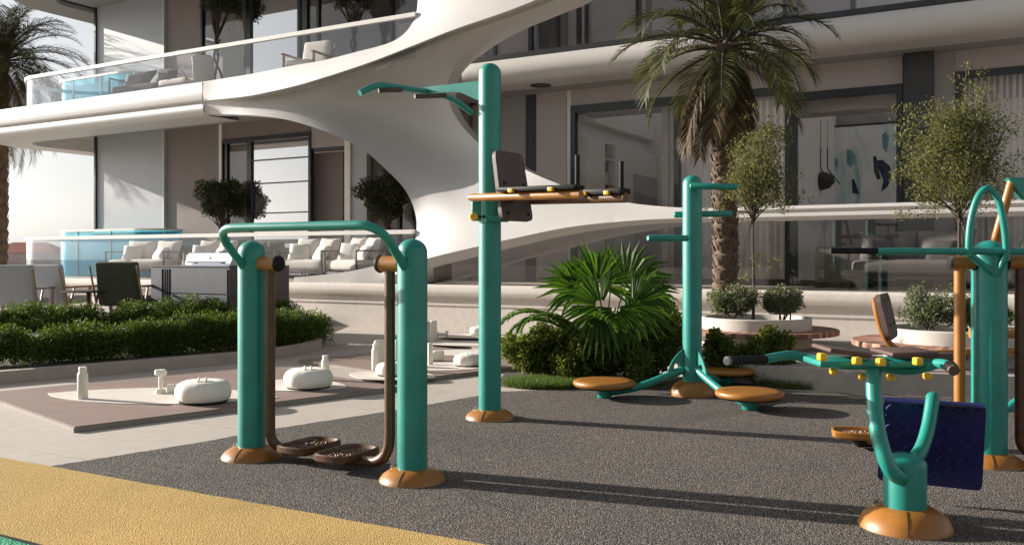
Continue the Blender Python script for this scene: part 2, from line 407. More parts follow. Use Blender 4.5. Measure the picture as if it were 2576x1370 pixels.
# ------------------------------------------------------------ the building
BL = thing('apartment_building', 'white flowing apartment building with glass balconies behind the outdoor gym', 'building', L(0, 0, 0))
def arc(cx, cy, rx, ry, a0, a1, n=14): return [(cx + rx * math.cos(R(a0 + (a1 - a0) * i / n)), cy + ry * math.sin(R(a0 + (a1 - a0) * i / n))) for i in range(n + 1)]
def dense(a, b, n=20): return [(a[0] + (b[0] - a[0]) * i / n, a[1] + (b[1] - a[1]) * i / n) for i in range(n + 1)]
U508 = fu(508)
m = MB()
m.sweep([(-12.2, 6)] + arc(-10.9, 1.4, 1.3, 1.4, 180, 270) + [(15, 0)],
        [(.05, -.02), (.05, .42), (.03, .44), (.03, .55), (.0, .575), (-.04, .6), (-.065, .65), (-.07, .7), (-.05, .76), (0, .795), (.06, .8), (.9, .8)])
m.fbox(-11.4, 15, .7, 8, .7, .797)
m.build('podium', 'podium', BL, ang=30)
m = MB()
m.sweep([(-14, 7)] + arc(-12.1, 1.9, 1.9, 1.9, 180, 270, 20) + [(U508 + .004, 0)],
        [(1.0, 4.8), (.06, 4.88), (.02, 4.885), (0, 4.86), (0, 4.52), (.015, 4.49), (.07, 4.465), (.04, 4.43), (.015, 4.36), (.03, 4.28), (.09, 4.225), (.22, 4.205), (1.0, 4.21), (1.03, 4.52)])
m.build('balcony_fascia', 'white_rail', BL, ang=50)
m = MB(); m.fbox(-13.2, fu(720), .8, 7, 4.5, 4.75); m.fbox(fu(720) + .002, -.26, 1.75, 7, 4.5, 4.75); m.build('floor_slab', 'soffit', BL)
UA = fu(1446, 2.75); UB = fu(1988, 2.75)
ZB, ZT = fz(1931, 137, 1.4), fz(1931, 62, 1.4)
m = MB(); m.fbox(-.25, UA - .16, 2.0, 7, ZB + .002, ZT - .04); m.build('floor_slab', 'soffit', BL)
m = MB(); m.fbox(UA - .158, 15, 2.0, 3.5, ZB + .002, ZT - .04); m.build('floor_slab', 'soffit', BL)      # slab cut short behind: invented opening that lets sky light the rooms
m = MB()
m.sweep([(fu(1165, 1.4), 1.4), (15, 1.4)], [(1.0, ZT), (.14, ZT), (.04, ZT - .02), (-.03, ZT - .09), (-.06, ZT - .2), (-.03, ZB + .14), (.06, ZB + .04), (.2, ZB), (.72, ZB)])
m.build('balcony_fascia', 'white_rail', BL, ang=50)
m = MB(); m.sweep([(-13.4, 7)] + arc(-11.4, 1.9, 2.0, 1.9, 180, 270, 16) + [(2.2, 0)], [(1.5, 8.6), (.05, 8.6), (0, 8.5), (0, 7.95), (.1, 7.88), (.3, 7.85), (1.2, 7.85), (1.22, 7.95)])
m.fbox(-12, UA, 1.1, 7, 7.95, 8.5); m.build('floor_slab', 'soffit', BL, ang=40)  # roof left off over the right rooms to let in more sky
# the storey above, out of the frame: it shades and is reflected
WZ = 2.6
ZH = fz(1450, 266, WZ); ZH2 = fz(2100, 226, WZ); ZH3 = fz(2420, 180, WZ)
def wall(x0, x1, z0, z1, mat, w=WZ, t=.16, label=None, name='wall'):
    m = MB(); m.fbox(fu(x0, w), fu(x1, w), w, w + t, z0, z1); return m.build(name, mat, BL, smooth=False, label=label)
def window(x0, x1, z0, z1, pane, mull=(), w=WZ, fw=.07, trans=(), fmat='frame_black'):
    a, b = fu(x0, w), fu(x1, w); m = MB()
    m.fbox(a, a + fw, w - .03, w + .1, z0, z1); m.fbox(b - fw, b, w - .03, w + .1, z0, z1)
    m.fbox(a + fw, b - fw, w - .028, w + .1, z1 - fw * 1.4, z1); m.fbox(a + fw, b - fw, w - .028, w + .1, z0, z0 + fw)
    for q in mull: uu = fu(q, w); m.fbox(uu - fw * .5, uu + fw * .5, w - .026, w + .08, z0 + fw, z1 - fw * 1.4)
    for q in trans: m.fbox(a + fw, b - fw, w - .02, w + .06, q, q + .025)
    fr = m.build('window', fmat, BL, smooth=False)
    m = MB(); m.fbox(a + fw, b - fw, w + .02, w + .03, z0 + fw, z1 - fw * 1.4); m.build('pane', pane, fr, smooth=False)
    return fr
def curtain(x0, x1, z0, z1, w, mat='curtain', n=14, amp=.035):
    a, b = fu(x0, w), fu(x1, w); m = MB(); k = n * 8; vs = []; fs = []
    for i in range(k + 1):
        uu = a + (b - a) * i / k; ww = w + amp * math.sin(i / 8 * 2 * math.pi) + amp * .4 * math.sin(i * .37)
        vs += [L(uu, ww, z0), L(uu, ww, z1)]
    fs = [(2 * i, 2 * i + 2, 2 * i + 3, 2 * i + 1) for i in range(k)]
    m.add(vs, fs); return m.build('curtain', mat, BL)
for (z0, z1) in ((.8, 4.5), (4.75, 7.95)):
    wall(240, 409, z0, z1, 'grey_wall', w=WZ - .05, t=.3)
    wall(236, 240, z0, z1, 'frame_black', w=WZ - .1, t=.4)
    wall(409, 412, z0, z1, 'white_rail', w=WZ - .07, t=.2)
wall(412, 550, .8, 4.5, 'taupe'); wall(550, 557, .8, 4.5, 'light_wall', w=WZ - .04)
wall(557, 781, 4.12, 4.5, 'taupe')
window(557, 628, .8, 4.12, 'glass_dark', mull=(570,))
wall(572, 622, .8, 4.0, 'mauve', w=WZ + .2)
window(628, 783, .8, 4.12, 'glass_mirror', trans=(1.6, 2.3, 3.0, 3.55))
wall(783, 866, 3.75, 4.5, 'mauve'); wall(785, 866, 3.68, 3.75, 'frame_black', w=WZ + .02)
wall(787, 862, .8, 3.68, 'taupe', w=WZ + .35)
wall(866, 880, .8, 4.5, 'light_wall'); wall(880, 922, .8, 4.5, 'grey_wall', w=WZ + .05); wall(922, 1036, .8, 4.5, 'taupe', w=WZ + .3)
window(1000, 1060, .8, 4.4, 'glass_dark')
wall(1060, 1180, .8, 4.5, 'taupe', w=WZ + .4)
# right of the shell, ground floor
wall(1180, 1258, .8, ZB, 'mauve', w=WZ + .5); wall(1258, 1322, .8, ZB, 'soffit', w=WZ + .1)
wall(1322, 1349, .8, ZB, 'dark_stone', w=WZ + .05); wall(1349, 1424, .8, ZB, 'mauve')
wall(1424, 1436, .8, ZB, 'white_metal', w=WZ + .02, t=.1)
wall(1436, 1990, ZH, ZB, 'mauve')
window(1436, 1990, .8, ZH, 'glass_clear', mull=(1702,), fw=.1)
window(1990, 2270, .8, ZH2, 'glass_clear', fw=.09); wall(1990, 2270, ZH2, ZB, 'mauve')
m = MB(); m.fbox(fu(2272, 2.4), fu(2346, 2.4), 2.4, 2.9, .8, ZB); m.build('pillar', 'dark_stone', BL, smooth=False)
wall(2346, 2402, .8, ZB, 'mauve', w=WZ + .02); wall(2402, 2800, ZH3, ZB, 'mauve')
window(2402, 2800, .8, ZH3, 'glass_clear', mull=(2416,), fw=.07)
curtain(2424, 2800, .82, ZH3 - .05, WZ + .35, 'sheer', 22, .03)
curtain(1664, 1698, .82, ZH - .05, WZ + .3, 'curtain', 4, .04); curtain(1716, 1975, .82, ZH - .05, WZ + .45, 'sheer', 15, .03)
# rooms behind
def iwall(u0, u1, w0, w1, z0, z1, mat):
    m = MB(); m.fbox(u0, u1, w0, w1, z0, z1); return m.build('interior_wall', mat, BL, smooth=False)
iwall(-12.2, UB, 6.8, 6.95, .8, 4.5, 'light_wall'); iwall(UB + .002, 15, 6.8, 6.95, .8, 4.5, 'wall_warm'); iwall(-12.2, UA, 6.8, 6.95, 4.5, 7.95, 'mauve'); iwall(UA + .002, 15, 6.8, 6.95, 4.5, 7.3, 'light_wall')
iwall(UA - .3, UA - .15, 2.76, 6.8, .8, 7.95, 'light_wall')
iwall(UB - .1, UB, 2.76, 6.8, .8, ZB, 'light_wall')
iwall(fu(1060, 3.1), fu(1060, 3.1) + .12, 3.2, 6.8, .8, 4.5, 'taupe')
m = MB(); m.fbox(UA, UB - .12, 2.8, 3.5, ZH - .12, ZB); m.build('ceiling', 'mauve', BL, smooth=False)
m = MB(); m.fbox(UB + .02, 15, 2.95, 3.5, ZH2 - .3, ZB); m.build('ceiling', 'mauve', BL, smooth=False)
# first floor
wall(412, 505, 4.75, 7.95, 'taupe'); window(505, 626, 4.75, 7.8, 'glass_dark'); curtain(560, 622, 4.77, 7.7, WZ + .3, 'curtain', 8)
window(626, 768, 4.75, 7.8, 'glass_mirror', mull=(752,)); curtain(655, 745, 4.77, 7.7, WZ + .3, 'curtain', 10)
window(768, 1060, 4.75, 7.8, 'glass_dark', mull=(800, 985)); wall(980, 1010, 4.75, 7.8, 'mauve', w=WZ + .3)
for a, b in ((1000, 1180), (1250, 1330), (1480, 1600), (1980, 2140)): wall(a, b, 4.75, 6.25, 'mauve')
window(1180, 1250, 4.75, 6.2, 'glass_dark'); window(1330, 1480, 4.75, 6.2, 'glass_dark', mull=(1400, 1455)); window(1600, 1980, 4.75, 6.2, 'glass_dark', mull=(1790,))
window(2140, 2345, 4.75, 6.2, 'glass_dark'); wall(2345, 2800, 4.75, 6.25, 'light_wall')
curtain(1340, 1395, 4.77, 6.1, WZ + .3, 'curtain', 6)
for (x, y) in ((1360, 215), (730, 322)):
    z = ZB - .001 if x > 1000 else 4.498
    q = gnd(x, y, z); m = MB(); m.lathe([(.2, 0), (.2, -.012), (.16, -.014), (.15, -.002), (0, -.002)], (q.x, q.y, z), 24); m.build('downlight', 'frame_black', BL)

# ------------------------------------------------------------ the white shell: branching bands with open eyes
def pl(*p): return [Vector((x, y, w)) for x, y, w in p]
def samp(p, step=11, smooth=True):
    c = catmull(p, 10) if smooth else p
    out = [c[0]]; acc = 0
    for a, b in zip(c[:-1], c[1:]):
        acc += (b.xy - a.xy).length
        if acc >= step: out.append(b); acc = 0
    if (out[-1].xy - c[-1].xy).length < step * .5 and len(out) > 1: out[-1] = c[-1]
    else: out.append(c[-1])
    return out
C1 = samp(pl((508, 206, .02), (628, 187, .03), (733, 166, .03), (818, 151, .03), (904, 129, .03), (952, 117, .03), (989, 104, .04), (1018, 84, .08), (1038, 57, .14), (1048, 29, .18), (1051, 0, .2), (1052, -40, .22), (1056, -120, .24), (1062, -210, .26)), 9)
TOP = samp(pl((1062, -210, .26), (1300, -210, .24), (1560, -210, .26), (1880, -210, .3)), 14, False)
C5 = samp(pl((1880, -210, .3), (1700, -125, .3), (1520, -40, .33), (1456, 0, .4), (1380, 31, .5), (1288, 70, .66), (1220, 109, .8), (1165, 150, .92), (1136, 184, .98), (1125, 215, 1.02), (1128, 255, 1.06), (1147, 296, 1.08), (1176, 333, 1.06), (1210, 365, .98), (1256, 393, .86), (1300, 415, .7), (1340, 436, .56), (1416, 467, .36), (1490, 491, .25), (1575, 509, .16), (1650, 518, .1), (1713, 522, .06), (1785, 523, .04)), 9)
END = pl((1785, 523, .04), (1785, 533, -.02), (1785, 547, -.02), (1785, 559, .12))
C6 = samp(pl((1785, 559, .12), (1713, 566, .2), (1640, 576, .27), (1538, 593, .34), (1428, 620, .4), (1288, 656, .42), (1204, 683, .42), (1130, 701, .42), (1040, 716, .3), (960, 718, .0)), 11)
LIPB = samp(pl((960, 718, .0), (850, 717, -.02), (740, 716, -.02)), 12, False)
LIPT = samp(pl((740, 697, .06), (770, 695, .06), (837, 688, .06), (900, 678, .06), (946, 667, .06), (1000, 647, .08), (1030, 622, .12), (1044, 598, .16)), 8)
C4 = samp(pl((1044, 598, .16), (1048, 575, .18), (1046, 545, .18), (1034, 505, .17), (1009, 465, .15), (969, 425, .13), (924, 385, .1), (864, 350, .08), (784, 319, .06), (710, 299, .05), (644, 291, .05), (580, 288, .08), (508, 288, .1)), 9)
SEAM = pl((508, 288, .1), (508, 283, .04), (508, 275, .015), (508, 267, .015), (508, 262, .035), (508, 258, .07), (508, 254, .015), (508, 250, .0), (508, 230, 0), (508, 211, 0), (508, 206, .02))
def chain(*cs):
    o = []
    for c in cs: o += [q for q in c[:-1]]
    return o
OUT = chain(C1, TOP, C5, END, C6, LIPB + [Vector((740, 697, .06))], LIPT, C4, SEAM)
NEAR = [(a, .0) for a in ()]
C2 = samp(pl((513, 253.5, .01), (580, 247, -.02), (644, 238, -.04), (744, 216, -.08), (844, 186, -.11), (944, 152, -.13), (1044, 113, -.14), (1144, 74, -.13), (1288, 24, -.1), (1420, -30, -.04)), 11)
C2D = samp(pl((513, 258, .07), (580, 253.5, .1), (644, 246, .18), (744, 225, .28), (844, 195, .36), (944, 161, .4), (1044, 123, .4), (1144, 84, .36), (1288, 35, .28), (1430, -24, .24)), 11)
C2B = samp(pl((1010, 97, .0), (1060, 83, -.05), (1120, 64, -.08), (1200, 33, -.09), (1290, -4, -.07), (1370, -36, -.02)), 11)
C3 = samp(pl((513, 262.5, .04), (580, 262, .11), (644, 261, .26), (744, 267, .52), (820, 280, .78), (880, 298, .96), (944, 324, 1.12), (1044, 374, 1.26), (1144, 409, 1.24), (1202, 422, 1.1), (1250, 424, .9), (1290, 418, .74)), 11)
C3M = samp(pl((560, 274, .02), (644, 273, .04), (730, 279, .1), (800, 295, .13), (880, 330, .15), (960, 378, .17), (1040, 425, .18), (1140, 465, .2), (1230, 478, .18), (1330, 483, .12), (1430, 497, .08), (1560, 520, .03), (1700, 530, -.0), (1770, 533, -.02)), 11)
C4N = samp(pl((650, 283, .0), (710, 290, .0), (784, 309, .0), (868, 340, .01), (930, 376, .02), (976, 417, .03), (1018, 459, .04), (1044, 501, .05), (1056, 543, .06), (1058, 575, .06), (1054, 602, .05), (1040, 628, .02)), 9)
C1N = samp(pl((990, 112, .0), (1026, 90, .03), (1047, 61, .06), (1057, 30, .09), (1060, 0, .11), (1061, -30, .12)), 9)
C6A = samp(pl((985, 696, -.02), (1030, 668, -.06), (1074, 650, -.08), (1204, 619, -.1), (1288, 600, -.1), (1438, 570, -.08), (1600, 554, -.05), (1713, 549, -.04), (1775, 547, -.02)), 11)
LIPN = samp(pl((746, 703, -.02), (837, 695, -.02), (900, 686, -.02), (950, 675, -.02), (1005, 655, .0)), 9)
BULB = samp(pl((1090, 560, .02), (1160, 545, -.02), (1280, 540, -.05), (1400, 530, -.05), (1520, 532, -.05)), 11)
def inside(p, poly):
    c = False; j = len(poly) - 1
    for i in range(len(poly)):
        a, b = poly[i], poly[j]
        if (a.y > p[1]) != (b.y > p[1]) and p[0] < (b.x - a.x) * (p[1] - a.y) / (b.y - a.y) + a.x: c = not c
        j = i
    return c
pts = []; ed = []; fixw = []
def addchain(c, closed=False):
    s = len(pts); pts.extend([q.xy for q in c]); fixw.extend([q.z for q in c])
    ed.extend([(s + i, s + i + 1) for i in range(len(c) - 1)])
    if closed: ed.append((s + len(c) - 1, s))
addchain(OUT, True)
chains = [(list(range(len(OUT))), True)]; CREASE = set()
for c, cr in ((C2, 1), (C2D, 1), (C3, 0), (C3M, 0), (C6A, 1), (C2B, 0)):
    s0 = len(pts); addchain([q for q in c if inside(q, OUT)]); ids = list(range(s0, len(pts))); chains.append((ids, False))
    if cr: CREASE.update(ids)
allc = np.array([tuple(p) for p in pts]); rg = random.Random(5)
for iy in range(0, 68):
    for ix in range(0, 104):
        p = (512 + (ix + .5 * (iy % 2)) * 14, -204 + iy * 13.6)
        if inside(p, OUT) and np.min(np.hypot(allc[:, 0] - p[0], allc[:, 1] - p[1])) > 6.5:
            pts.append(Vector(p)); fixw.append(None)
V2, E2, F2, ov, oe, of = delaunay_2d_cdt([Vector(p) for p in pts], ed, [], 0, 1e-4)
NV = len(V2); P2 = np.array([tuple(v) for v in V2])
tgt = np.zeros(NV); lam = np.zeros(NV); crease = np.zeros(NV, bool); inv = {}
for i, o in enumerate(ov):
    for j in o: inv[j] = i
    k = [fixw[j] for j in o if fixw[j] is not None]
    if k: tgt[i] = sum(k) / len(k); lam[i] = 2.0 if P2[i, 0] < 516 else .02
    if any(j in CREASE for j in o): crease[i] = True
tri = [f for f in F2 if inside(((V2[f[0]].x + V2[f[1]].x + V2[f[2]].x) / 3, (V2[f[0]].y + V2[f[1]].y + V2[f[2]].y) / 3), OUT)]
WL = np.zeros((NV, NV), np.float32); area = np.zeros(NV)
for f in tri:
    for k in range(3):
        a, b_, c_ = f[k], f[(k + 1) % 3], f[(k + 2) % 3]
        e1, e2 = P2[a] - P2[c_], P2[b_] - P2[c_]; cr = abs(e1[0] * e2[1] - e1[1] * e2[0]) + 1e-6
        ct = max(-2.5, min(2.5, float(e1 @ e2) / cr)) * .5
        WL[a, b_] += ct; WL[b_, a] += ct; area[a] += cr / 6
Lp = WL - np.diag(WL.sum(1)); Lp *= (80.0 / np.maximum(area, 8))[:, None]
bnd = np.zeros(NV, bool); ecount = {}
for f in tri:
    for k in range(3):
        e = tuple(sorted((f[k], f[(k + 1) % 3]))); ecount[e] = ecount.get(e, 0) + 1
for e, k in ecount.items():
    if k == 1: bnd[e[0]] = bnd[e[1]] = True
Lp[bnd | crease] = 0
rows = []
for ids, closed in chains:
    n_ = len(ids)
    for k in range(n_ if closed else n_ - 2):
        r_ = np.zeros(NV, np.float32); r_[inv[ids[k]]] += 1; r_[inv[ids[(k + 1) % n_]]] -= 2; r_[inv[ids[(k + 2) % n_]]] += 1; rows.append(r_ * 1.2)
D1 = np.array(rows)
usedm = np.zeros(NV, bool); usedm[[a for f in tri for a in f]] = True
A = Lp.T @ Lp + D1.T @ D1 + np.diag(lam + (~usedm) * 1.0 + 1e-6)
w = np.linalg.solve(A.astype(np.float64), lam * tgt)
used = sorted({a for f in tri for a in f}); mp = {a: i for i, a in enumerate(used)}
fr = [fac(V2[a].x, V2[a].y, w[a]) for a in used]; nV = len(fr)
bk = [p + FN * .3 for p in fr]
fs = [tuple(mp[a] for a in f) for f in tri]
ec = {}
for f in fs:
    for a, b in zip(f, f[1:] + f[:1]): ec[(a, b)] = 1
rimf = [(a, a + nV, b + nV, b) for (a, b) in ec if (b, a) not in ec]
m = MB(); m.add(fr + bk, fs + [tuple(i + nV for i in f[::-1]) for f in fs] + rimf)
m.build('facade_shell', 'white_shell', BL, ang=42)

# balustrades and rails
m = MB(); m.sweep([(fu(1783), 0), (15, 0)], [(.16, 1.785), (.02, 1.78), (-.03, 1.8), (-.05, 1.84), (-.035, 1.88), (.0, 1.895), (.0, 1.905), (-.02, 1.915), (-.03, 1.945), (-.005, 1.98), (.04, 1.995), (.16, 1.99)], True)
hr = m.build('balustrade', 'white_rail', BL, ang=45)
m = MB(); m.fbox(fu(1090, .1), 15, .1, .112, .8, 1.79); m.build('glass_panel', 'glass_dark', hr, smooth=False)
def balustrade(z0, z1, uend, wfront=.12, name='balustrade'):
    path = [(-12.1, 2.55)] + arc(-10.9, wfront + 1.3, 1.2, 1.3, 180, 270, 16) + [(uend, wfront)]
    m = MB(); m.sweep(path, [(-.03, z1), (.05, z1), (.05, z1 - .075), (-.03, z1 - .075)], True)
    h = m.build(name, 'white_metal', BL, ang=30)
    m = MB(); m.sweep(path, [(.005, z0), (.005, z1 - .075), (.017, z1 - .075), (.017, z0)], True); m.build('glass_panel', 'glass_rail', h, ang=30)
    return h
balustrade(4.8, 5.62, fu(1046, .12)); balustrade(.8, 1.765, fu(1040, .12))
m = MB(); m.fbox(fu(1175, 1.48), 15, 1.48, 1.56, ZT + .002, ZT + .09); h = m.build('balustrade', 'frame_black', BL, smooth=False)
m = MB(); m.fbox(fu(1175, 1.5), 15, 1.5, 1.512, ZT + .09, 5.85); m.build('glass_panel', 'glass_rail', h, smooth=False)

# turquoise glass walled plunge pools at the far ends of the terraces
def pool(z0, z1, label, x0, x1, w0, w1):
    ua, ub = fu(x0, w0) + .0, fu(x1, w0)
    t = thing('plunge_pool', label, 'pool', L((ua + ub) / 2, (w0 + w1) / 2, z0), 'plunge pools')
    ring = [(ub, w1), (ua + .3, w1)] + arc(ua + .55, w1 - .4, .55, .4, 90, 180, 6) + arc(ua + .8, w0 + .8, .8, .8, 180, 270, 12) + [(ub - .5, w0)] + arc(ub - .5, w0 + .5, .5, .5, 270, 360, 8)
    def loop(o, z):
        cx_, cy_ = (ua + ub) / 2, (w0 + w1) / 2
        return [L(u + (o if u < cx_ else -o), w_ + (o if w_ < cy_ else -o), z) for u, w_ in ring]
    def shell(o0, o1, za, zb):
        m = MB(); n = len(ring); A_ = [loop(o0, za), loop(o0, zb), loop(o1, zb), loop(o1, za)]; vs = [q for r_ in A_ for q in r_]; fs = []
        for k in range(4):
            for i_ in range(n):
                j_ = (i_ + 1) % n; k2 = (k + 1) % 4; fs.append((k * n + i_, k * n + j_, k2 * n + j_, k2 * n + i_))
        m.add(vs, fs); return m
    shell(0, .018, z0, z1).build('glass_wall', 'glass_cyan', t, ang=30)
    shell(-.02, .05, z1, z1 + .05).build('coping', 'white_metal', t, ang=30)
    m = MB(); n = len(ring); vs = loop(.03, z0 + .03) + loop(.03, z1 - .14)
    m.add(vs, [tuple(range(n))[::-1], tuple(range(n, 2 * n))] + [(i_, (i_ + 1) % n, (i_ + 1) % n + n, i_ + n) for i_ in range(n)]); m.build('water', 'pool_water', t, ang=30)
    for k in (.33, .66):
        u_ = ua + (ub - ua) * k; m = MB(); m.fbox(u_ - .012, u_ + .012, w0 - .012, w0 - .002, z0, z1); m.build('glass_joint', 'frame_black', t, smooth=False)
pool(.8, 1.93, 'turquoise glass walled plunge pool at the left end of the ground floor terrace', 118, 372, 1.5, 2.5)
pool(4.75, 5.72, 'turquoise glass walled plunge pool at the left end of the upper balcony', 118, 330, 1.3, 2.4)
# ------------------------------------------------------------ outdoor gym
def flange(p, r, parent, h=.074, boltang=2.6):
    m = MB(); m.lathe([(r, 0), (r * .99, .014), (r * .9, h * .52), (r * .72, h * .82), (r * .55, h), (r * .3, h * 1.02)], p, 40)
    f = m.build('base_cover', 'orange', parent, ang=50)
    m = MB()
    for s in (0, .11):
        a = boltang + s * 2.2; q = Vector(p) + Vector((math.cos(a) * r * .66, math.sin(a) * r * .66, h * .84))
        m.lathe([(.013, 0), (.013, .012), (.007, .014), (.007, .022), (0, .024)], q, 10)
    m.build('bolt', 'bolt', f)
    for a in (-1.9, 1.24):
        m = MB(); m.tube([Vector(p) + Vector((math.cos(a) * q, math.sin(a) * q, z_ + .001)) for q, z_ in ((r * .995, .012), (r * .9, h * .52), (r * .72, h * .82), (r * .55, h))], .0022, 5); m.build('seam', 'black_rubber', f)
def post(p, r, h, parent, cap=.9, name='post'):
    c = r * cap
    prof = [(r, 0), (r, h - c)] + [(r * math.cos(R(a)), h - c + c * math.sin(R(a))) for a in (12, 25, 38, 50, 62, 73, 83)] + [(0, h)]
    m = MB(); m.lathe(prof, p, 40); return m.build(name, 'teal', parent, ang=50)

def pedal_tray(c, ax, ay, parent, l=.38, wd=.25, mat='orange_rust_shaded'):
    # tray: rounded rim along ax (long) and ay (short), sunk floor, dark underside block
    c = Vector(c); ax = Vector(ax).normalized(); ay = Vector(ay).normalized()
    def ring(s, z, ch=.06):
        a, b = l / 2 - s, wd / 2 - s; k = ch
        o = [(-a + k, -b), (a - k, -b), (a - k * .3, -b + k * .3), (a, -b + k), (a, b - k), (a - k * .3, b - k * .3), (a - k, b), (-a + k, b), (-a + k * .3, b - k * .3), (-a, b - k), (-a, -b + k), (-a + k * .3, -b + k * .3)]
        return [c + ax * x + ay * y + Vector((0, 0, z)) for x, y in o]
    m = MB(); rings = [ring(.01, -.022), ring(0, -.01), ring(0, .022), ring(.005, .028), ring(.014, .026), ring(.018, .006)]
    n = 12; vs = [q for r_ in rings for q in r_]; fs = []
    for i in range(len(rings) - 1):
        for k in range(n): fs.append((i * n + k, i * n + (k + 1) % n, (i + 1) * n + (k + 1) % n, (i + 1) * n + k))
    fs.append(tuple(range(n))[::-1]); fs.append(tuple((len(rings) - 1) * n + k for k in range(n)))
    m.add(vs, fs); p = m.build('pedal', mat, parent, ang=35)
    m = MB(); rr = random.Random(7)
    for i in range(70):
        x, y = rr.uniform(-.5, .5) * (l - .1), rr.uniform(-.5, .5) * (wd - .09)
        m.lathe([(.009, 0), (.006, .006), (0, .008)], c + ax * x + ay * y + Vector((0, 0, .006)), 6)
    m.build('grip_studs', 'orange_rust_shaded', p)
    return p

# 1. the two-post air walker in front
g1, g2 = gnd(633, 1150), gnd(1037, 1208)
AX = (g2 - g1).normalized(); MM = Vector((AX.y, -AX.x, 0))
if MM.y > 0: MM = -MM
def walker_arm(root, pb, side, pc, housing_len=.15, name='swing_arm', zc=1.218):
    a = AX * side
    h0 = pb + a * .07 + Vector((0, 0, zc)); h1 = h0 + a * housing_len
    m = MB(); m.tube([h0, h0 + a * .01, h1], [.038, .046, .046], 24); hs = m.build('pivot_housing', 'orange', root)
    m = MB(); m.tube([h1 - a * .004, h1 + a * .004, h1 + a * .018, h1 + a * .03], [.05, .052, .046, .02], 20); m.build('end_cap', 'black_rubber', hs)
    top = h0 + a * (housing_len * .58) + Vector((0, 0, -.03))
    low = Vector((top.x, top.y, .075)); end = Vector((pc[0], pc[1], .06))
    m = MB(); m.tube(fil([top, low, end], .17, 10), .031, 16); m.build(name, 'orange_rust_shaded', root, label=None)
t = thing('air_walker', 'teal two-post air walker with orange swinging pedals and handlebar, foremost left machine', 'exercise machine', (g1 + g2) / 2, 'outdoor gym machines')
for q in (g1, g2): post(q, .085, 1.362, t); flange(q, .187, t)
b1, b2 = g1 + MM * .3, g2 + MM * .3; zb = 1.432
m = MB(); m.tube(fil([g1 + MM * .07 + Vector((0, 0, 1.2)), b1 + Vector((0, 0, zb)), b2 + Vector((0, 0, zb)), g2 + MM * .07 + Vector((0, 0, 1.2))], .17, 10), .0255, 16)
m.build('handlebar', 'teal', t, ang=60)
pL = pt(778, 1126, 5.68); pL.z = .085; pR = pt(873, 1141, 5.45); pR.z = .085
walker_arm(t, g1, 1, pL); walker_arm(t, g2, -1, pR)
pedal_tray(pL, -MM, AX, t); pedal_tray(pR, -MM, AX, t)

# 2. pull-up bar and leg-raise station
g = gnd(1232, 1052)
t = thing('pull_up_station', 'tall single teal post with pull-up bar, brown back pad and orange arm rests', 'exercise machine', g, 'outdoor gym machines')
post(g, .0875, 2.775, t); flange(g, .193, t)
C = pt(1073, 231, 7.48); Cd = (Vector((C.x, C.y, 0)) - Vector((g.x, g.y, 0))).normalized(); Cn = Vector((-Cd.y, Cd.x, 0))
e0 = g + Cd * .06
def Z(v, z): return Vector((v.x, v.y, z))
pr = [Z(e0, pt(1207, 208, 7.25).z), Z(C, C.z + .035), Z(C, C.z - .01), Z(g + Cd * .28, pt(1140, 226, 7.3).z - .02), Z(e0, pt(1207, 262, 7.25).z)]
m = MB(); m.slab([q - Cn * .02 for q in pr], Cn * .04); m.build('arm_plate', 'teal', t)
bar = [pt(905, 234, 6.83), pt(948, 213, 6.92), pt(1010, 221, 7.15), C, pt(1118, 241, 7.72), pt(1145, 252, 7.85), pt(1186, 284, 8.05)]
m = MB(); m.tube(fil(bar, .12, 6), .025, 14); m.build('pull_up_bar', 'teal', t)
for a, b in (((952, 228, 6.98), (1012, 226, 7.05)), ((1043, 243, 7.3), (1122, 241, 7.42))):
    m = MB(); m.tube([pt(*a), pt(*b)], .0185, 12); gr = m.build('grip_bar', 'brown_pad', t)
aA, aB = pt(1180, 497, 7.0), pt(1462, 489, 6.3); bA, bB = pt(1265, 505, 7.35), pt(1574, 497, 6.45)
m = MB(); m.tube([aA, aA.lerp(aB, .03), aB], [.02, .03, .032], 18); m.build('arm_tube', 'orange', t)
m = MB(); m.tube([bA, bB], .036, 18); m.build('arm_tube', 'orange_shaded', t)
m = MB(); m.tube([aA.lerp(aB, .42), bA.lerp(bB, .1)], .028, 14); m.build('cross_tube', 'orange_shaded', t)
def armpad(p, q, k0, k1, wd, hgt, up):
    p, q = p.lerp(q, k0), p.lerp(q, k1); d = (q - p).normalized(); s_ = d.cross(Vector((0, 0, 1))).normalized(); n_ = s_.cross(d)
    X = Matrix((( d.x, s_.x, n_.x, 0), (d.y, s_.y, n_.y, 0), (d.z, s_.z, n_.z, 0), (0, 0, 0, 1)))
    X.translation = (p + q) / 2 + n_ * up
    m = MB(); m.rbox((0, 0, 0), ((q - p).length, wd, hgt), .014, M=X, seg=2); pd = m.build('arm_pad', 'black_rubber', t)
    for k in (.22, .72):
        m = MB(); m.rbox((-(q - p).length / 2 + (q - p).length * k, -wd / 2 - .006 if s_.y > 0 else wd / 2 + .006, -.012), (.045, .03, .03), .006, M=X, seg=2)
        m.build('pad_clamp', 'yellow_plastic', pd)
armpad(aA, aB, .3, .99, .12, .035, .05); armpad(bA, bB, .66, 1.0, .12, .045, .045)
for (x, y0, y1, d) in ((1452, 470, 390, 6.33), (1563, 488, 406, 6.5)):
    m = MB(); m.tube([pt(x, y0 + 14, d), pt(x, y0, d), pt(x, y1, d)], [.012, .017, .017], 12); m.build('hand_grip', 'black_rubber', t)
rr_ = (Vector((aB.x, aB.y, 0)) - Vector((aA.x, aA.y, 0))).normalized(); ss = Vector((-rr_.y, rr_.x, 0))
pq = [pt(1244, 377, 6.93), pt(1314, 387, 7.17), pt(1342, 556, 7.07), pt(1264, 552, 6.83)]
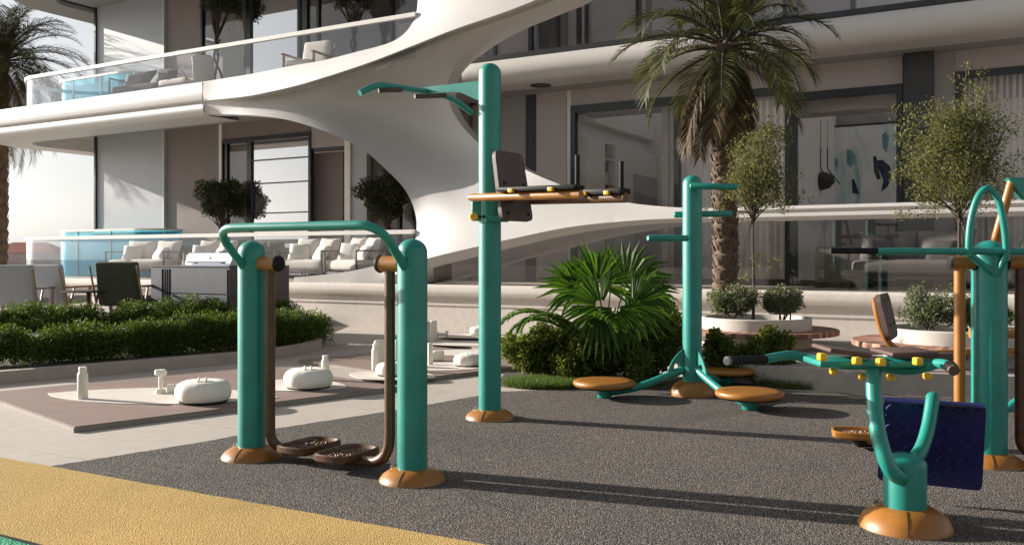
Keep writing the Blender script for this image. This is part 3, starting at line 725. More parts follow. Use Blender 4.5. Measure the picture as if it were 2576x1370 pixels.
def rounded_quad(q, k=.12, n=4):
    o = []
    for i in range(4):
        a, b, c = q[i - 1], q[i], q[(i + 1) % 4]
        s_, e_ = b.lerp(a, k), b.lerp(c, k)
        for j in range(n + 1): z = j / n; o.append(s_ * (1 - z) ** 2 + b * 2 * z * (1 - z) + e_ * z * z)
    return o
nq = (pq[1] - pq[0]).cross(pq[3] - pq[0]).normalized()
if nq.x > 0: nq = -nq
m = MB(); m.slab(rounded_quad(pq), nq * .035); pad = m.build('back_pad', 'brown_pad', t)
m = MB()
for a, b in ((.2, .47), (.85, .47), (.2, .9), (.86, .9)):
    q = pq[0].lerp(pq[1], a).lerp(pq[3].lerp(pq[2], a), b); m.tube([q - nq * .001, q - nq * .006], .013, 8)
m.build('bolt', 'black_rubber', pad)
for (x, y) in ((1247, 437), (1262, 540)):
    q = pt(x, y, 6.92); m = MB(); m.tube([q, q + Vector((.03, .02, 0))], .014, 10); m.build('pad_stud', 'yellow_plastic', pad)
m = MB(); q = Z(g, fz(1200, 528) if 0 else pt(1200, 528, 7.1).z)
m.rbox((g.x - .095, g.y - .03, q.z), (.09, .05, .17), .012); m.rbox((g.x + .06, g.y - .09, q.z - .07), (.18, .05, .05), .012)
br = m.build('clamp_bracket', 'teal', t)
m = MB(); m.tube([pt(1190, 545, 7.02), pt(1192, 545, 6.97)], .03, 16); m.build('clamp_knob', 'yellow_plastic', br)
m = MB()
for x in (1207, 1216): m.tube([pt(x, 545, 7.06), pt(x, 545, 7.0)], .013, 8)
m.build('bolt', 'black_rubber', br)

# 3. three-seat waist twister
g = gnd(1741, 993)
t = thing('waist_twister', 'teal post with three round orange standing discs, behind the dark rubber ground', 'exercise machine', g, 'outdoor gym machines')
post(g, .088, 2.012, t); m = MB()
m.lathe([(.205, 0), (.205, .02), (.2, .05), (.17, .095), (.12, .125), (.06, .13)], g, 40); m.build('base_cover', 'orange', t, ang=50)
discs = [pt(1520, 998, 8.2), pt(1885, 1026, 7.56), pt(1826, 985, 9.1)]
for i, q in enumerate(discs):
    q = Vector((q.x, q.y, 0)); dv = (q - g).normalized(); pv = Vector((-dv.y, dv.x, 0))
    m = MB(); m.lathe([(.2, .104), (.262, .108), (.276, .118), (.281, .134), (.277, .15), (.266, .16), (.2, .1635), (0, .1645)], q, 56); ds = m.build('standing_disc', 'orange', t, ang=50)
    m = MB(); m.lathe([(0, .098), (.255, .098), (.26, .1045), (0, .1045)], q, 40); m.build('rubber_rim', 'black_rubber', ds)
    m = MB(); m.lathe([(.06, .005), (.064, .012), (.064, .1)], q, 20); m.build('disc_hub', 'teal', t)
    a0 = g + dv * .06 + Vector((0, 0, .25))
    m = MB(); m.tube(catmull([a0, g + dv * .28 + Vector((0, 0, .17)), g + dv * .55 + Vector((0, 0, .085)), q + Vector((0, 0, .05))], 8), .034, 14); m.build('arm', 'teal', t)
    m = MB(); prof = [(.08, .43), (.13, .395), (.185, .335), (.225, .265), (.25, .19), (.258, .135), (.08, .2)]
    n_ = len(prof); hole = [(.135 + .03 * math.cos(a), .275 + .034 * math.sin(a)) for a in [2 * math.pi * k / 12 for k in range(12)]]
    # plate with one round hole: ring of quads between outline (resampled) and hole
    per = [Vector((a, b, 0)) for a, b in prof]; rs = []
    tot = sum((per[(k + 1) % n_] - per[k]).length for k in range(n_))
    for k in range(36):
        d_ = tot * k / 36
        for j in range(n_):
            l_ = (per[(j + 1) % n_] - per[j]).length
            if d_ <= l_: rs.append(per[j].lerp(per[(j + 1) % n_], d_ / l_)); break
            d_ -= l_
    hc = Vector((.15, .265, 0)); hr_ = [hc + (q_ - hc).normalized() * .03 for q_ in rs]
    def W3(p_, s): return g + dv * p_.x + pv * s + Vector((0, 0, p_.y))
    vs = [W3(p_, s) for s in (-.006, .006) for L_ in (rs, hr_) for p_ in L_]; fs = []
    for k in range(36):
        k2 = (k + 1) % 36
        fs += [(k, k2, 36 + k2, 36 + k), (72 + k, 108 + k, 108 + k2, 72 + k2), (k, 72 + k, 72 + k2, k2), (36 + k, 36 + k2, 108 + k2, 108 + k)]
    m.add(vs, fs); m.build('gusset_plate', 'teal', t, ang=30)
for (p_, q_) in (((1739, 468, 8.22), (1851, 470, 8.05)), ((1697, 540, 8.48), (1838, 537, 8.45)), ((1728, 599, 8.26), (1632, 599, 8.1))):
    a, b = pt(*p_), pt(*q_)
    m = MB(); m.tube([a - (b - a).normalized() * .012, a, b, b + (b - a).normalized() * .012], [.018, .029, .029, .02], 16); m.build('handle', 'teal', t)

# 4. leg press with navy tread plate, foremost right machine
g = gnd(2276, 1325)
t = thing('leg_press', 'low teal stand with navy diamond tread plate and yellow-bolted bench, foremost right machine', 'exercise machine', g, 'outdoor gym machines')
post(g, .095, .348, t, .55); flange(g, .208, t, .1, 2.3)
D4 = g.y
m = MB(); m.tube(catmull([pt(2285, 1200, D4 - .02), pt(2258, 1197, D4 - .085), pt(2232, 1165, D4 - .1), pt(2209, 1090, D4 - .06), pt(2199, 1010, D4 + .0), pt(2197, 925, D4 + .05)], 8), .036, 18); m.build('bent_tube', 'teal', t, ang=60)
m = MB(); m.tube(catmull([pt(2288, 1170, D4 + .04), pt(2316, 1130, D4 + .1), pt(2334, 1075, D4 + .16), pt(2345, 1010, D4 + .22), pt(2346, 1000, D4 + .24)], 8), .033, 18); m.build('bent_tube', 'teal', t, ang=60)
TL, TR, BR_, BL_ = pt(2223, 1003, D4 + .33), pt(2481, 1019, D4 + .19), pt(2470, 1234, D4 + .33), pt(2206, 1206, D4 + .47)
npl = (TR - TL).cross(BL_ - TL).normalized()
if npl.y > 0: npl = -npl
m = MB(); m.slab(rounded_quad([TL, TR, BR_, BL_], .07), npl * -.012)
exu, exv = (TR - TL), (BL_ - TL)
for i in range(9):
    for j in range(8):
        if (i + j) % 2: sgn = 1
        else: sgn = -1
        a, b = .06 + i * .108, .08 + j * .118
        c0 = TL + exu * a + exv * b; dd = (exu.normalized() + exv.normalized() * sgn).normalized(); ee = dd.cross(npl).normalized()
        q = [c0 - dd * .025, c0 - dd * .014 + ee * .0075, c0 + dd * .014 + ee * .0075, c0 + dd * .025, c0 + dd * .014 - ee * .0075, c0 - dd * .014 - ee * .0075]
        m.add(q + [z.lerp(c0, .4) + npl * .008 for z in q], [tuple(range(6, 12))] + [(k, (k + 1) % 6, (k + 1) % 6 + 6, k + 6) for k in range(6)])
plt = m.build('tread_plate', 'navy', t, ang=30)
m = MB(); lip = [TL + exu * .02, TR - exu * .03]
dn = Vector((0, 0, 1)); q0 = [TL + exu * -.005, TR - exu * .03]
pf = [(0, 0), (.004, .012), (.02, .018), (.045, .012), (.045, .006), (.02, .01), (.008, .004)]
vs = []; fs = []
for q in q0:
    for a, b in pf: vs.append(q + npl * a + dn * b)
for k in range(6): fs.append((k, k + 1, 7 + k + 1, 7 + k))
fs += [tuple(range(7))[::-1], tuple(range(7, 14)), (6, 0, 7, 13)]
m.add(vs, fs); m.build('plate_lip', 'navy', plt, ang=50)
# the bench: curved tubes, two brown seat boards held by yellow blocks
J = pt(2197, 922, D4 + .05)
m = MB(); m.tube(catmull([pt(1925, 903, D4 + .28), pt(1985, 893, D4 + .33), pt(2040, 902, D4 + .32), pt(2110, 916, D4 + .2), J + Vector((0, 0, .01))], 8), .0235, 16); m.build('bench_tube', 'teal', t)
m = MB(); m.tube(catmull([J + Vector((0, 0, .005)), pt(2270, 930, D4 + .1), pt(2320, 925, D4 + .02), pt(2360, 914, D4 - .06), pt(2390, 920, D4 - .16)], 8), .0235, 16); m.build('bench_tube', 'teal', t)
m = MB(); m.tube([pt(1926, 903, D4 + .28), pt(1832, 907, D4 + .16)], .0225, 16); gp = m.build('hand_grip', 'black_rubber', t)
m = MB(); m.tube([pt(1832.5, 907, D4 + .161), pt(1827, 907, D4 + .152)], [.0235, .021], 16); m.build('end_cap', 'grey_cap', gp)
m = MB(); m.tube([pt(2388, 919, D4 - .155), pt(2398, 930, D4 - .22)], .027, 8); gp = m.build('hand_grip', 'black_rubber', t)
m = MB(); m.tube([pt(2398.2, 930.3, D4 - .221), pt(2399.5, 932, D4 - .23)], [.027, .024], 8); m.build('end_cap', 'brown_pad', gp)
m = MB(); m.rbox((J.x - .1, J.y + .05, J.z + .02), (.36, .24, .03), .01, rz=.02); m.rbox((J.x + .155, J.y + .04, J.z + .02), (.24, .24, .03), .01, rz=.1)
m.build('bench_plate', 'teal', t)
for (cx_, cy_, dx, rz) in ((2115, 881, .2, .0), (2272, 884, .22, .0)):
    q = pt(cx_, cy_, D4 + .12)
    m = MB(); X = Matrix.Translation(q) @ Matrix.Rotation(.14 if cx_ < 2200 else -.02, 4, 'Y'); m.rbox((0, 0, 0), (dx, .27, .022), .009, M=X); m.build('seat_board', 'brown_pad', t)
for (x, y, d) in ((2067, 897, .0), (2155, 907, -.02), (2215, 910, -.04), (2308, 908, -.05)):
    m = MB(); m.rbox(tuple(pt(x, y, D4 + d - .05)), (.036, .04, .036), .008, rz=.15); m.build('clamp_block', 'yellow_plastic', t)
for (x, y, d) in ((2096, 933, .22), (2170, 947, .2), (2240, 949, .2), (2332, 945, .2)):
    m = MB(); m.rbox(tuple(pt(x, y, D4 + d - .05)), (.034, .04, .03), .008, rz=-.1); m.build('clamp_block', 'yellow_plastic', t)

# 5. two-sided air walker at the right edge
g = gnd(2488, 1166); D5 = g.y
t = thing('air_walker', 'thick teal post with arched hoop and orange swing arms, cut by the right edge', 'exercise machine', g, 'outdoor gym machines')
post(g, .1, 1.36, t, .75); flange(g, .2, t)
yb = D5 - .12; hz = pt(2440, 632, yb).z
m = MB(); m.tube([pt(2206, 632, yb), pt(2760, 632, yb)], .0205, 16); hb = m.build('handlebar', 'teal', t)
m = MB(); m.tube([pt(2207, 631, yb), pt(2088, 630, yb)], .019, 14); m.build('hand_grip', 'black_rubber', hb)
hp = [pt(2436, 645, yb)] + [pt(x, y, yb - .01) for x, y in ((2437, 600), (2441, 560), (2450, 520), (2463, 490), (2482, 474), (2500, 484), (2514, 510), (2524, 560), (2530, 610))] + [pt(2531, 655, yb)]
m = MB(); m.tube(catmull(hp, 5), .0205, 14); m.build('hoop', 'teal', t, ang=60)
for s in (-1, 1):
    a = pt(2440 if s < 0 else 2532, 640, yb); b = Vector((g.x, g.y - .08, a.z - .13))
    m = MB(); m.tube(fil([a, b, b + Vector((0, .02, -.12))], .05), .02, 12); m.build('brace', 'teal', t)
for s in (-1, 1):
    h0 = g + Vector((s * .09, -.01, 1.225)); h1 = h0 + Vector((s * .15, 0, 0))
    m = MB(); m.tube([h0, h1], .043, 22); hs = m.build('pivot_housing', 'orange', t)
    m = MB(); m.tube([h0 - Vector((s * .02, 0, 0)), h0 + Vector((s * .012, 0, 0))], .047, 22); m.build('collar', 'black_rubber', hs)
    m = MB(); m.tube([h1, h1 + Vector((s * .008, 0, 0))], [.044, .03], 22); m.build('end_cap', 'black_rubber', hs)
    top = h0 + Vector((s * .095, 0, -.02)); low = Vector((top.x, top.y, .08))
    pc = pt(2165, 1096, 6.0) if s < 0 else pt(2600, 1055, 6.2)
    pc.z = .1
    if s > 0: pc = Vector((g.x + .34, g.y - .1, .1))
    m = MB(); m.tube(fil([top, low, Vector((pc.x, pc.y, .07))], .18, 9), .033, 16); m.build('swing_arm', 'orange' if s < 0 else 'orange_rust_shaded', t)
    m = MB(); q = top + Vector((s * .004, -.036, -.1)); 
    pedal_tray(pc, Vector((.95, -.3, 0)) if s < 0 else -MM, Vector((.3, .95, 0)) if s < 0 else AX, t, .36, .24, 'orange')
    m = MB(); m.rbox((pc.x + .05, pc.y, .048), (.18, .12, .05), .01); m.build('pedal_base', 'black_rubber', t)

# 6. seated push machine behind it, mostly out of the frame
g = Vector((4.35, 7.15, 0))
t = thing('push_press', 'teal and orange seated push machine with brown backrest, half outside the right edge', 'exercise machine', g, 'outdoor gym machines')
post(g, .085, 1.9, t); flange(g, .19, t)
bq = [pt(2197, 743, 6.85), pt(2222, 737, 7.08), pt(2247, 845, 7.03), pt(2226, 860, 6.8)]
nq = (bq[1] - bq[0]).cross(bq[3] - bq[0]).normalized()
if nq.x < 0: nq = -nq
m = MB(); m.slab(rounded_quad([bq[0] + Vector((0, 0, 0)), bq[1], bq[2], bq[3]], .22), nq * .04)
bp = m.build('backrest', 'brown_pad', t)
m = MB()
for a, b in ((.35, .15), (.75, .12), (.35, .7), (.8, .68)):
    q = bq[0].lerp(bq[1], a).lerp(bq[3].lerp(bq[2], a), b) + nq * .04; m.tube([q, q + nq * .004], .01, 8)
m.build('bolt', 'black_rubber', bp)
m = MB(); sp = catmull([pt(2199, 748, 6.97), pt(2209, 800, 6.95), pt(2228, 850, 6.95), pt(2252, 876, 6.95), pt(2290, 892, 6.95)], 6)
m.tube(sp, .026, 12); m.build('back_frame', 'orange', t)
m = MB(); m.tube([pt(2290, 893, 6.95), Vector((g.x, g.y, .55))], .03, 12); m.build('seat_frame', 'orange', t)
m = MB(); q = pt(2345, 893, 6.95); m.rbox((q.x, q.y, q.z), (.4, .34, .045), .015); m.build('seat_board', 'brown_pad', t)
m = MB(); q = pt(2345, 908, 6.95); m.rbox((q.x, q.y, q.z - .02), (.3, .22, .05), .015); m.build('seat_bracket', 'black_rubber', t)
m = MB(); m.tube([pt(2440, 838, 6.9), pt(2640, 840, 6.9)], .035, 14); m.build('foot_bar', 'orange', t)
m = MB(); a = [pt(2537, 449, 6.2), pt(2545, 446, 6.2), pt(2680, 446, 6.2), pt(2680, 520, 6.2), pt(2576, 500, 6.2)]; m.slab(a, (0, .06, 0)); ap = m.build('arm_plate', 'teal', t)
m = MB(); m.tube([Vector((pt(2650, 480, 6.2).x, 6.22, a[2].z - .1)), Vector((g.x, g.y, 1.85))], .04, 14); m.build('arm_tube', 'teal', t)
m = MB(); m.tube(catmull([pt(2546, 452, 6.23), pt(2524, 530, 6.25), pt(2500, 620, 6.3), pt(2470, 760, 6.5)], 6), .03, 14); m.build('push_lever', 'orange', t)
m = MB(); m.tube(catmull([pt(2527, 1030, 6.4), pt(2550, 1015, 6.4), pt(2600, 975, 6.45), Vector((g.x - .25, g.y - .2, .36)), Vector((g.x, g.y, .45))], 6), .03, 12); m.build('floor_tube', 'teal', t)
# ------------------------------------------------------------ exercise decks, poufs, bottles, dumbbells
DE = Vector((.707, .707, 0)); DP = Vector((-.707, .707, 0))
c0 = gnd(185, 1088)
def deck(o, l, wd, name, label):
    t = thing('exercise_deck', label, 'deck', o, 'low exercise decks')
    q = [o, o + DE * l, o + DE * l + DP * wd, o + DP * wd]
    m = MB(); m.prism([(p.x, p.y) for p in q], 0.002, .036); m.build('deck_base', 'deck_edge', t, smooth=False)
    i = [o + DE * .012 + DP * .012, o + DE * (l - .012) + DP * .012, o + DE * (l - .012) + DP * (wd - .012), o + DE * .012 + DP * (wd - .012)]
    m = MB(); m.prism([(p.x, p.y) for p in i], .0362, .042); m.build('deck_top', 'deck_brown', t, smooth=False)
    return t
deck(c0, 2.95, 2.35, 'a', 'low brown deck nearest the yellow path, with a bottle on its front part')
c1 = gnd(1089, 957); deck(c1 - DE * .12, 2.2, 2.35, 'b', 'low brown deck behind the right post of the air walker')
c2 = c1 + DE * 2.45 + DP * .1; deck(c2, 2.3, 2.3, 'c', 'low brown deck farthest back, close to the building')
def leafmat(p, q, wd, label, z=.0425, e=1.0):
    p, q = Vector((p.x, p.y, 0)), Vector((q.x, q.y, 0)); d = q - p; n_ = Vector((-d.y, d.x, 0)).normalized()
    a = [p + d * t_ + n_ * wd * .5 * math.sin(math.pi * t_) ** .75 for t_ in [k / 20 for k in range(21)]]
    b = [p + d * t_ - n_ * wd * .5 * math.sin(math.pi * t_) ** .75 for t_ in [k / 20 for k in range(19, 0, -1)]]
    m = MB(); m.prism([(s_.x, s_.y) for s_ in a + b], z, z + .006); o = m.build('leaf_mat', 'mat_white', smooth=False)
    return tag(o, label, 'mat', 'white leaf shaped mats')
Z4 = .042
leafmat(gnd(120, 990, Z4), gnd(700, 1000, Z4), .95, 'white leaf shaped mat under the nearest pouf')
leafmat(gnd(600, 962, Z4), gnd(872, 975, Z4), .8, 'white leaf shaped mat under the pouf between the walker posts')
leafmat(gnd(880, 938, Z4), gnd(1095, 950, Z4), .75, 'white leaf shaped mat pointing out behind the right walker post')
leafmat(gnd(1010, 918, Z4), gnd(1225, 925, Z4), .8, 'white leaf shaped mat under the pouf left of the tall pull-up post')
leafmat(gnd(1040, 886, Z4), gnd(1330, 888, Z4), .8, 'white leaf shaped mat crossing behind the tall pull-up post')
leafmat(gnd(1060, 862, Z4), gnd(1340, 866, Z4), .8, 'white leaf shaped mat second farthest back')
leafmat(gnd(1090, 843, Z4), gnd(1300, 847, Z4), .8, 'white leaf shaped mat farthest back near the podium')
def pouf(x, y, wpx, label):
    d = gnd(x, y, Z4).y; r = wpx / 2 / F * d; p = gnd(x, y - 3, Z4 + .006); h = r * .78
    t = thing('pouf', label, 'pouf', p, 'white round poufs')
    prof = [(0, .01), (r * .86, .012), (r * .95, h * .16), (r, h * .42), (r * .985, h * .66), (r * .9, h * .88), (r * .74, h * .99), (r * .4, h * 1.0), (0, h * .99)]
    def wob(a, k): return 1 + .014 * math.sin(a * 9 + k * 3) + .016 * math.sin(a * 26 + 1 + 2 * math.sin(a * 3)) * (.3 + k)
    m = MB(); m.lathe([(a, b) for a, b in prof], p, 56, wob=wob); b = m.build('cushion', 'pouf_fabric', t, ang=70)
    m = MB(); m.lathe([(r * .87, 0), (r * .88, .012), (r * .8, .014)], p, 40); m.build('base_ring', 'black_rubber', t)
    m = MB()
    for s in (-1, 1):
        q = p + Vector((s * r * .13, -r * .1, h * 1.0))
        m.tube(catmull([q + Vector((-.02, .16 * r, 0)), q + Vector((0, 0, r * .09)), q + Vector((.07 * r, -.35 * r, 0.0))], 6), r * .045, 8)
    m.build('strap', 'pouf_fabric', b); return t
pouf(512, 1012, 135, 'white pouf nearest the yellow path, on the first leaf mat')
pouf(776, 977, 121, 'white pouf seen between the arms of the front air walker')
pouf(985, 946, 80, 'white pouf half hidden behind the right walker post and its arm')
pouf(1178, 922, 76, 'white pouf just left of the tall pull-up post')
pouf(1206, 844, 50, 'small white pouf farthest back, touching the pull-up post edge')
pouf(1328, 880, 60, 'white pouf at the left edge of the bushes')
def bottle(x, y, hpx, label):
    p = gnd(x, y, Z4); h = hpx / F * p.y; r = h * .155
    t = thing('bottle', label, 'bottle', p, 'white water bottles')
    m = MB(); m.lathe([(r * .9, 0), (r, .006), (r, h * .76), (r * .97, h * .79), (r * .72, h * .845), (r * .7, h * .86)], p, 28); m.build('body', 'clay_white', t)
    m = MB(); m.lathe([(r * .74, h * .86), (r * .76, h * .87), (r * .76, h * .985), (r * .7, h), (0, h)], p, 24); m.build('cap', 'clay_white', t); return t
bottle(208, 1004, 82, 'slim white bottle alone on the front of the nearest deck')
bottle(818, 955, 62, 'slim white bottle behind the pouf between the walker posts')
bottle(945, 930, 66, 'white bottle beside the dark swing arm of the right walker post')
bottle(1310, 884, 52, 'white bottle at the left edge of the bushes')
def dumbbell(x, y, hpx, label, up=True):
    p = gnd(x, y, Z4); h = hpx / F * p.y
    t = thing('dumbbell', label, 'dumbbell', p, 'white dumbbells')
    def hexh(z0, z1, r):
        k = MB(); c = (z1 - z0) * .2
        prof = [(r * .8, z0), (r, z0 + c), (r, z1 - c), (r * .8, z1)]
        if up: k.lathe(prof, p, 6)
        else: k.lathe(prof, (0, 0, 0), 6, Matrix.Translation(p + Vector((-h / 2, 0, r * .9))) @ Matrix.Rotation(R(90), 4, 'Y'))
        return k
    hexh(0, h * .2, h * .22).build('weight', 'clay_white', t, ang=30); hexh(h * .76, h, h * .26).build('weight', 'clay_white', t, ang=30)
    k = MB(); pr = [(h * .075, h * .2), (h * .095, h * .48), (h * .075, h * .76)]
    if up: k.lathe(pr, p, 14)
    else: k.lathe(pr, (0, 0, 0), 14, Matrix.Translation(p + Vector((-h / 2, 0, h * .22))) @ Matrix.Rotation(R(90), 4, 'Y'))
    k.build('handle', 'clay_white', t); return t
dumbbell(404, 990, 61, 'white dumbbell standing upright left of the nearest pouf')
dumbbell(1078, 852, 44, 'white dumbbell upright beside the tall slab behind the right walker post')
dumbbell(1112, 846, 30, 'white dumbbell lying behind the tall slab, far back', False)
def block(x, y, w_, h_, label, dep=.5, rz=.3):
    p = gnd(x, y, Z4); s = p.y / F
    m = MB(); m.rbox((p.x, p.y + w_ * s * dep * .5, p.z + h_ * s / 2), (w_ * s, w_ * s * dep, h_ * s), min(w_, h_) * s * .12, rz=rz); o = m.build('yoga_block', 'clay_white')
    return tag(o, label, 'yoga block', 'white yoga blocks')
block(432, 990, 26, 24, 'small white block between upright dumbbell and nearest pouf')
block(1090, 858, 16, 52, 'tall narrow white slab standing far back behind the right walker post', .8)
block(955, 920, 30, 64, 'upright white slab left of the right walker arm', .5)
block(1082, 918, 12, 55, 'thin white block standing right of the right walker post', .7)
block(1102, 908, 28, 26, 'low white block right of the thin block, before the far poufs')
block(1002, 905, 20, 50, 'upright white block seen between the right arm and post', .7)

# ------------------------------------------------------------ round planters with ring benches
def planter(x, d, label, r=.655, rr=.965):
    X = (x - CX) / F * d; p = Vector((X, d, .2))
    t = thing('planter', label, 'planter', p, 'round planters with ring benches')
    m = MB(); m.lathe([(r, 0), (r, .335), (r - .012, .345), (r - .05, .345), (r - .06, .335), (r - .06, .26), (0, .26)], p, 64); m.build('bowl', 'planter', t, ang=30)
    m = MB(); m.lathe([(r - .062, .262), (r * .5, .285), (0, .29)], p, 32); m.build('soil', 'soil', t)
    m = MB(); m.lathe([(r + .003, .155), (rr - .012, .155), (rr - .012, .205), (r + .003, .205)], p, 72)
    ring = m.build('bench_ring', 'deck_brown', t, ang=30)
    m = MB(); m.lathe([(rr - .0115, .152), (rr - .003, .152), (rr, .157), (rr, .2), (rr - .004, .206), (rr - .0115, .206)], p, 96); m.build('slatted_edge', 'slat_edge', ring, ang=30); return t, p
pA, pa = planter(1900, 11.1, 'round pale planter with ring bench, left of the two, under the palm')
pB, pb = planter(2395, 9.35, 'round pale planter with ring bench, right of the two, behind the leg press')

# ------------------------------------------------------------ plants
def leaves(name, mat, parent, clumps, n, size, seed, spread=1.0, asp=.5, droop=.0):
    r = np.random.default_rng(seed)
    cl = np.array([c[:3] for c in clumps]); rad = np.array([c[3:6] for c in clumps]); wt = np.prod(rad, 1) ** .67; wt /= wt.sum()
    k = r.choice(len(cl), n, p=wt)
    v = r.normal(size=(n, 3)); v /= np.linalg.norm(v, axis=1)[:, None]
    q = cl[k] + v * rad[k] * (r.random(n) ** .38)[:, None] * spread
    a = r.normal(size=(n, 3)) + v * .9; a[:, 2] += .25 - droop; a /= np.linalg.norm(a, axis=1)[:, None]
    b = np.cross(a, r.normal(size=(n, 3))); b /= np.linalg.norm(b, axis=1)[:, None]
    s = size * (.65 + .7 * r.random(n))[:, None]
    nrm = np.cross(a, b)
    P = np.stack([q, q + a * s * .5 + b * s * asp * .5 + nrm * s * .08, q + a * s, q + a * s * .5 - b * s * asp * .5 + nrm * s * .08], 1).reshape(-1, 3)
    off = Vector((0, 0, 0)); o = parent
    while o is not None: off += Vector(o.location); o = o.parent
    P = P - np.array(off); me = bpy.data.meshes.new(name)
    me.vertices.add(n * 4); me.vertices.foreach_set('co', P.ravel()); me.loops.add(n * 4); me.loops.foreach_set('vertex_index', np.arange(n * 4, dtype=np.int32))
    me.polygons.add(n); me.polygons.foreach_set('loop_start', np.arange(0, n * 4, 4, dtype=np.int32)); me.polygons.foreach_set('loop_total', np.full(n, 4, dtype=np.int32))
    me.materials.append(M[mat]); me.update(calc_edges=True); me.validate()
    ob = bpy.data.objects.new(name, me); COL.objects.link(ob)
    if parent is not None: ob.parent = parent
    return ob
def blob(c, R3, n, r0, seed, flat=1.0, low=-.4):
    # clump centres over the surface and inside of one crown
    r = random.Random(seed); o = []; ph = [r.uniform(0, 6.28) for _ in range(6)]
    while len(o) < n:
        v = Vector((r.gauss(0, 1), r.gauss(0, 1), r.gauss(0, 1))).normalized()
        if v.z < low: continue
        k = r.random() ** .33 * (.75 + .25 * r.random()); k *= .86 + .17 * math.sin(3.1 * v.x + ph[0]) * math.sin(2.7 * v.z + ph[1]) + .15 * math.sin(5.3 * v.z + ph[2] + 4 * v.x) + .1 * math.sin(7 * v.y + ph[3]); s = r0 * r.uniform(.6, 1.35)
        o.append((c[0] + v.x * R3[0] * k, c[1] + v.y * R3[1] * k, c[2] + v.z * R3[2] * k, s, s, s * flat))
    return o
def shrub(c, R3, label, mat, n, leaf_s, seed, group, nc=46, cat='shrub', kind='shrub', low=-.95):
    c = Vector(c); base = Vector((c.x, c.y, c.z - R3[2]))
    t = thing(kind, label, cat, base, group)
    cl = blob(c, R3, nc, min(R3) * .33, seed, low=low)
    leaves('foliage', mat, t, cl, n, leaf_s, seed)
    r = random.Random(seed)
    for k in range(5):
        q = r.choice(cl); m = MB(); m.tube([base + Vector((r.uniform(-.1, .1), r.uniform(-.1, .1), .0)), (base + Vector(q[:3])) / 2 + Vector((r.uniform(-.05, .05), 0, .03)), Vector(q[:3])], [.012, .009, .004], 5); m.build('stem', 'twig', t)
    return t
# hedges on the left, in their low stone kerb
kb = [gnd(-80, 972), gnd(0, 965), gnd(200, 948), gnd(400, 930), gnd(600, 912), gnd(700, 900), gnd(770, 888), gnd(808, 876)]
cb = catmull(kb, 6); back_ = [gnd(815, 852), gnd(800, 838), gnd(740, 830)]
outer = [Vector((q.x, q.y, 0)) for q in cb] + [Vector((q.x, q.y, 0)) for q in catmull([cb[-1]] + back_, 6)[1:]]
inner = []
for i, q in enumerate(outer):
    a, b = outer[max(i - 1, 0)], outer[min(i + 1, len(outer) - 1)]; d_ = (b - a).normalized(); inner.append(q + Vector((-d_.y, d_.x, 0)) * .12)
m = MB(); n_ = len(outer); vs = []
for q, p in zip(outer, inner): vs += [Vector((q.x, q.y, 0)), Vector((q.x, q.y, .125)), Vector((p.x, p.y, .125)), Vector((p.x, p.y, 0))]
fs = [(4 * i + k, 4 * i + k + 1, 4 * i + k + 5, 4 * i + k + 4) for i in range(n_ - 1) for k in range(3)] + [(0, 1, 2, 3), tuple(4 * (n_ - 1) + k for k in range(4))]
m.add(vs, fs); tag(m.build('planting_kerb', 'kerb', ang=30), 'low curved stone kerb in front of the long green hedge', 'kerb')
m = MB(); m.prism([(q.x, q.y) for q in inner] + [(-5.2, 12.8), (-8, 11.2)], .01, .1); tag(m.build('planting_bed', 'soil', smooth=False), kind='structure')
def hedge(line, wd, h, label, seed, n, z0=.1, mat='leaf_hedge', nc=150, lf=.05):
    r = random.Random(seed); pts_ = catmull(line, 10); cl = []
    for k in range(nc):
        i = r.random() * (len(pts_) - 1.001); q = pts_[int(i)].lerp(pts_[int(i) + 1], i % 1); s = r.uniform(.1, .19)
        a = r.uniform(-1, 1); hh = h * (.86 + .13 * math.sin(i * .9 + seed) + .1 * math.sin(i * 2.3 + seed * 2)) * (1 - .28 * a * a)
        z = z0 + (hh - s * .6) * (r.random() ** .45); cl.append((q.x + a * wd * .5 * .9, q.y + a * wd * .5, max(z, z0 + .05), s * 1.15, s * 1.15, s))
    base = sum((Vector(q) for q in line), Vector()) / len(line)
    t = thing('hedge', label, 'hedge', Vector((base.x, base.y, z0)), 'clipped green hedges')
    leaves('foliage', mat, t, cl, n, lf, seed)
    return t
def off(q, dx, dy): return Vector((q.x + dx, q.y + dy, 0))
hedge([gnd(-60, 955) + Vector((0, .45, 0)), gnd(200, 940) + Vector((-.05, .5, 0)), gnd(450, 918) + Vector((-.1, .5, 0)), gnd(600, 905) + Vector((-.1, .45, 0)), gnd(700, 892) + Vector((-.15, .4, 0)), gnd(765, 874) + Vector((-.14, .3, 0))], .72, .47, 'front row of the long dark green hedge, along the stone kerb', 4, 120000, nc=300, lf=.031)
hedge([gnd(-40, 885) + Vector((-.6, 1.0, 0)), gnd(150, 880) + Vector((-.3, 1.0, 0)), gnd(400, 870) + Vector((-.3, .9, 0)), gnd(560, 862) + Vector((-.2, .5, 0)), gnd(720, 850) + Vector((-.1, .2, 0))], .9, .56, 'rear row of the long green hedge, below the grill counter', 9, 90000, nc=230, lf=.033)
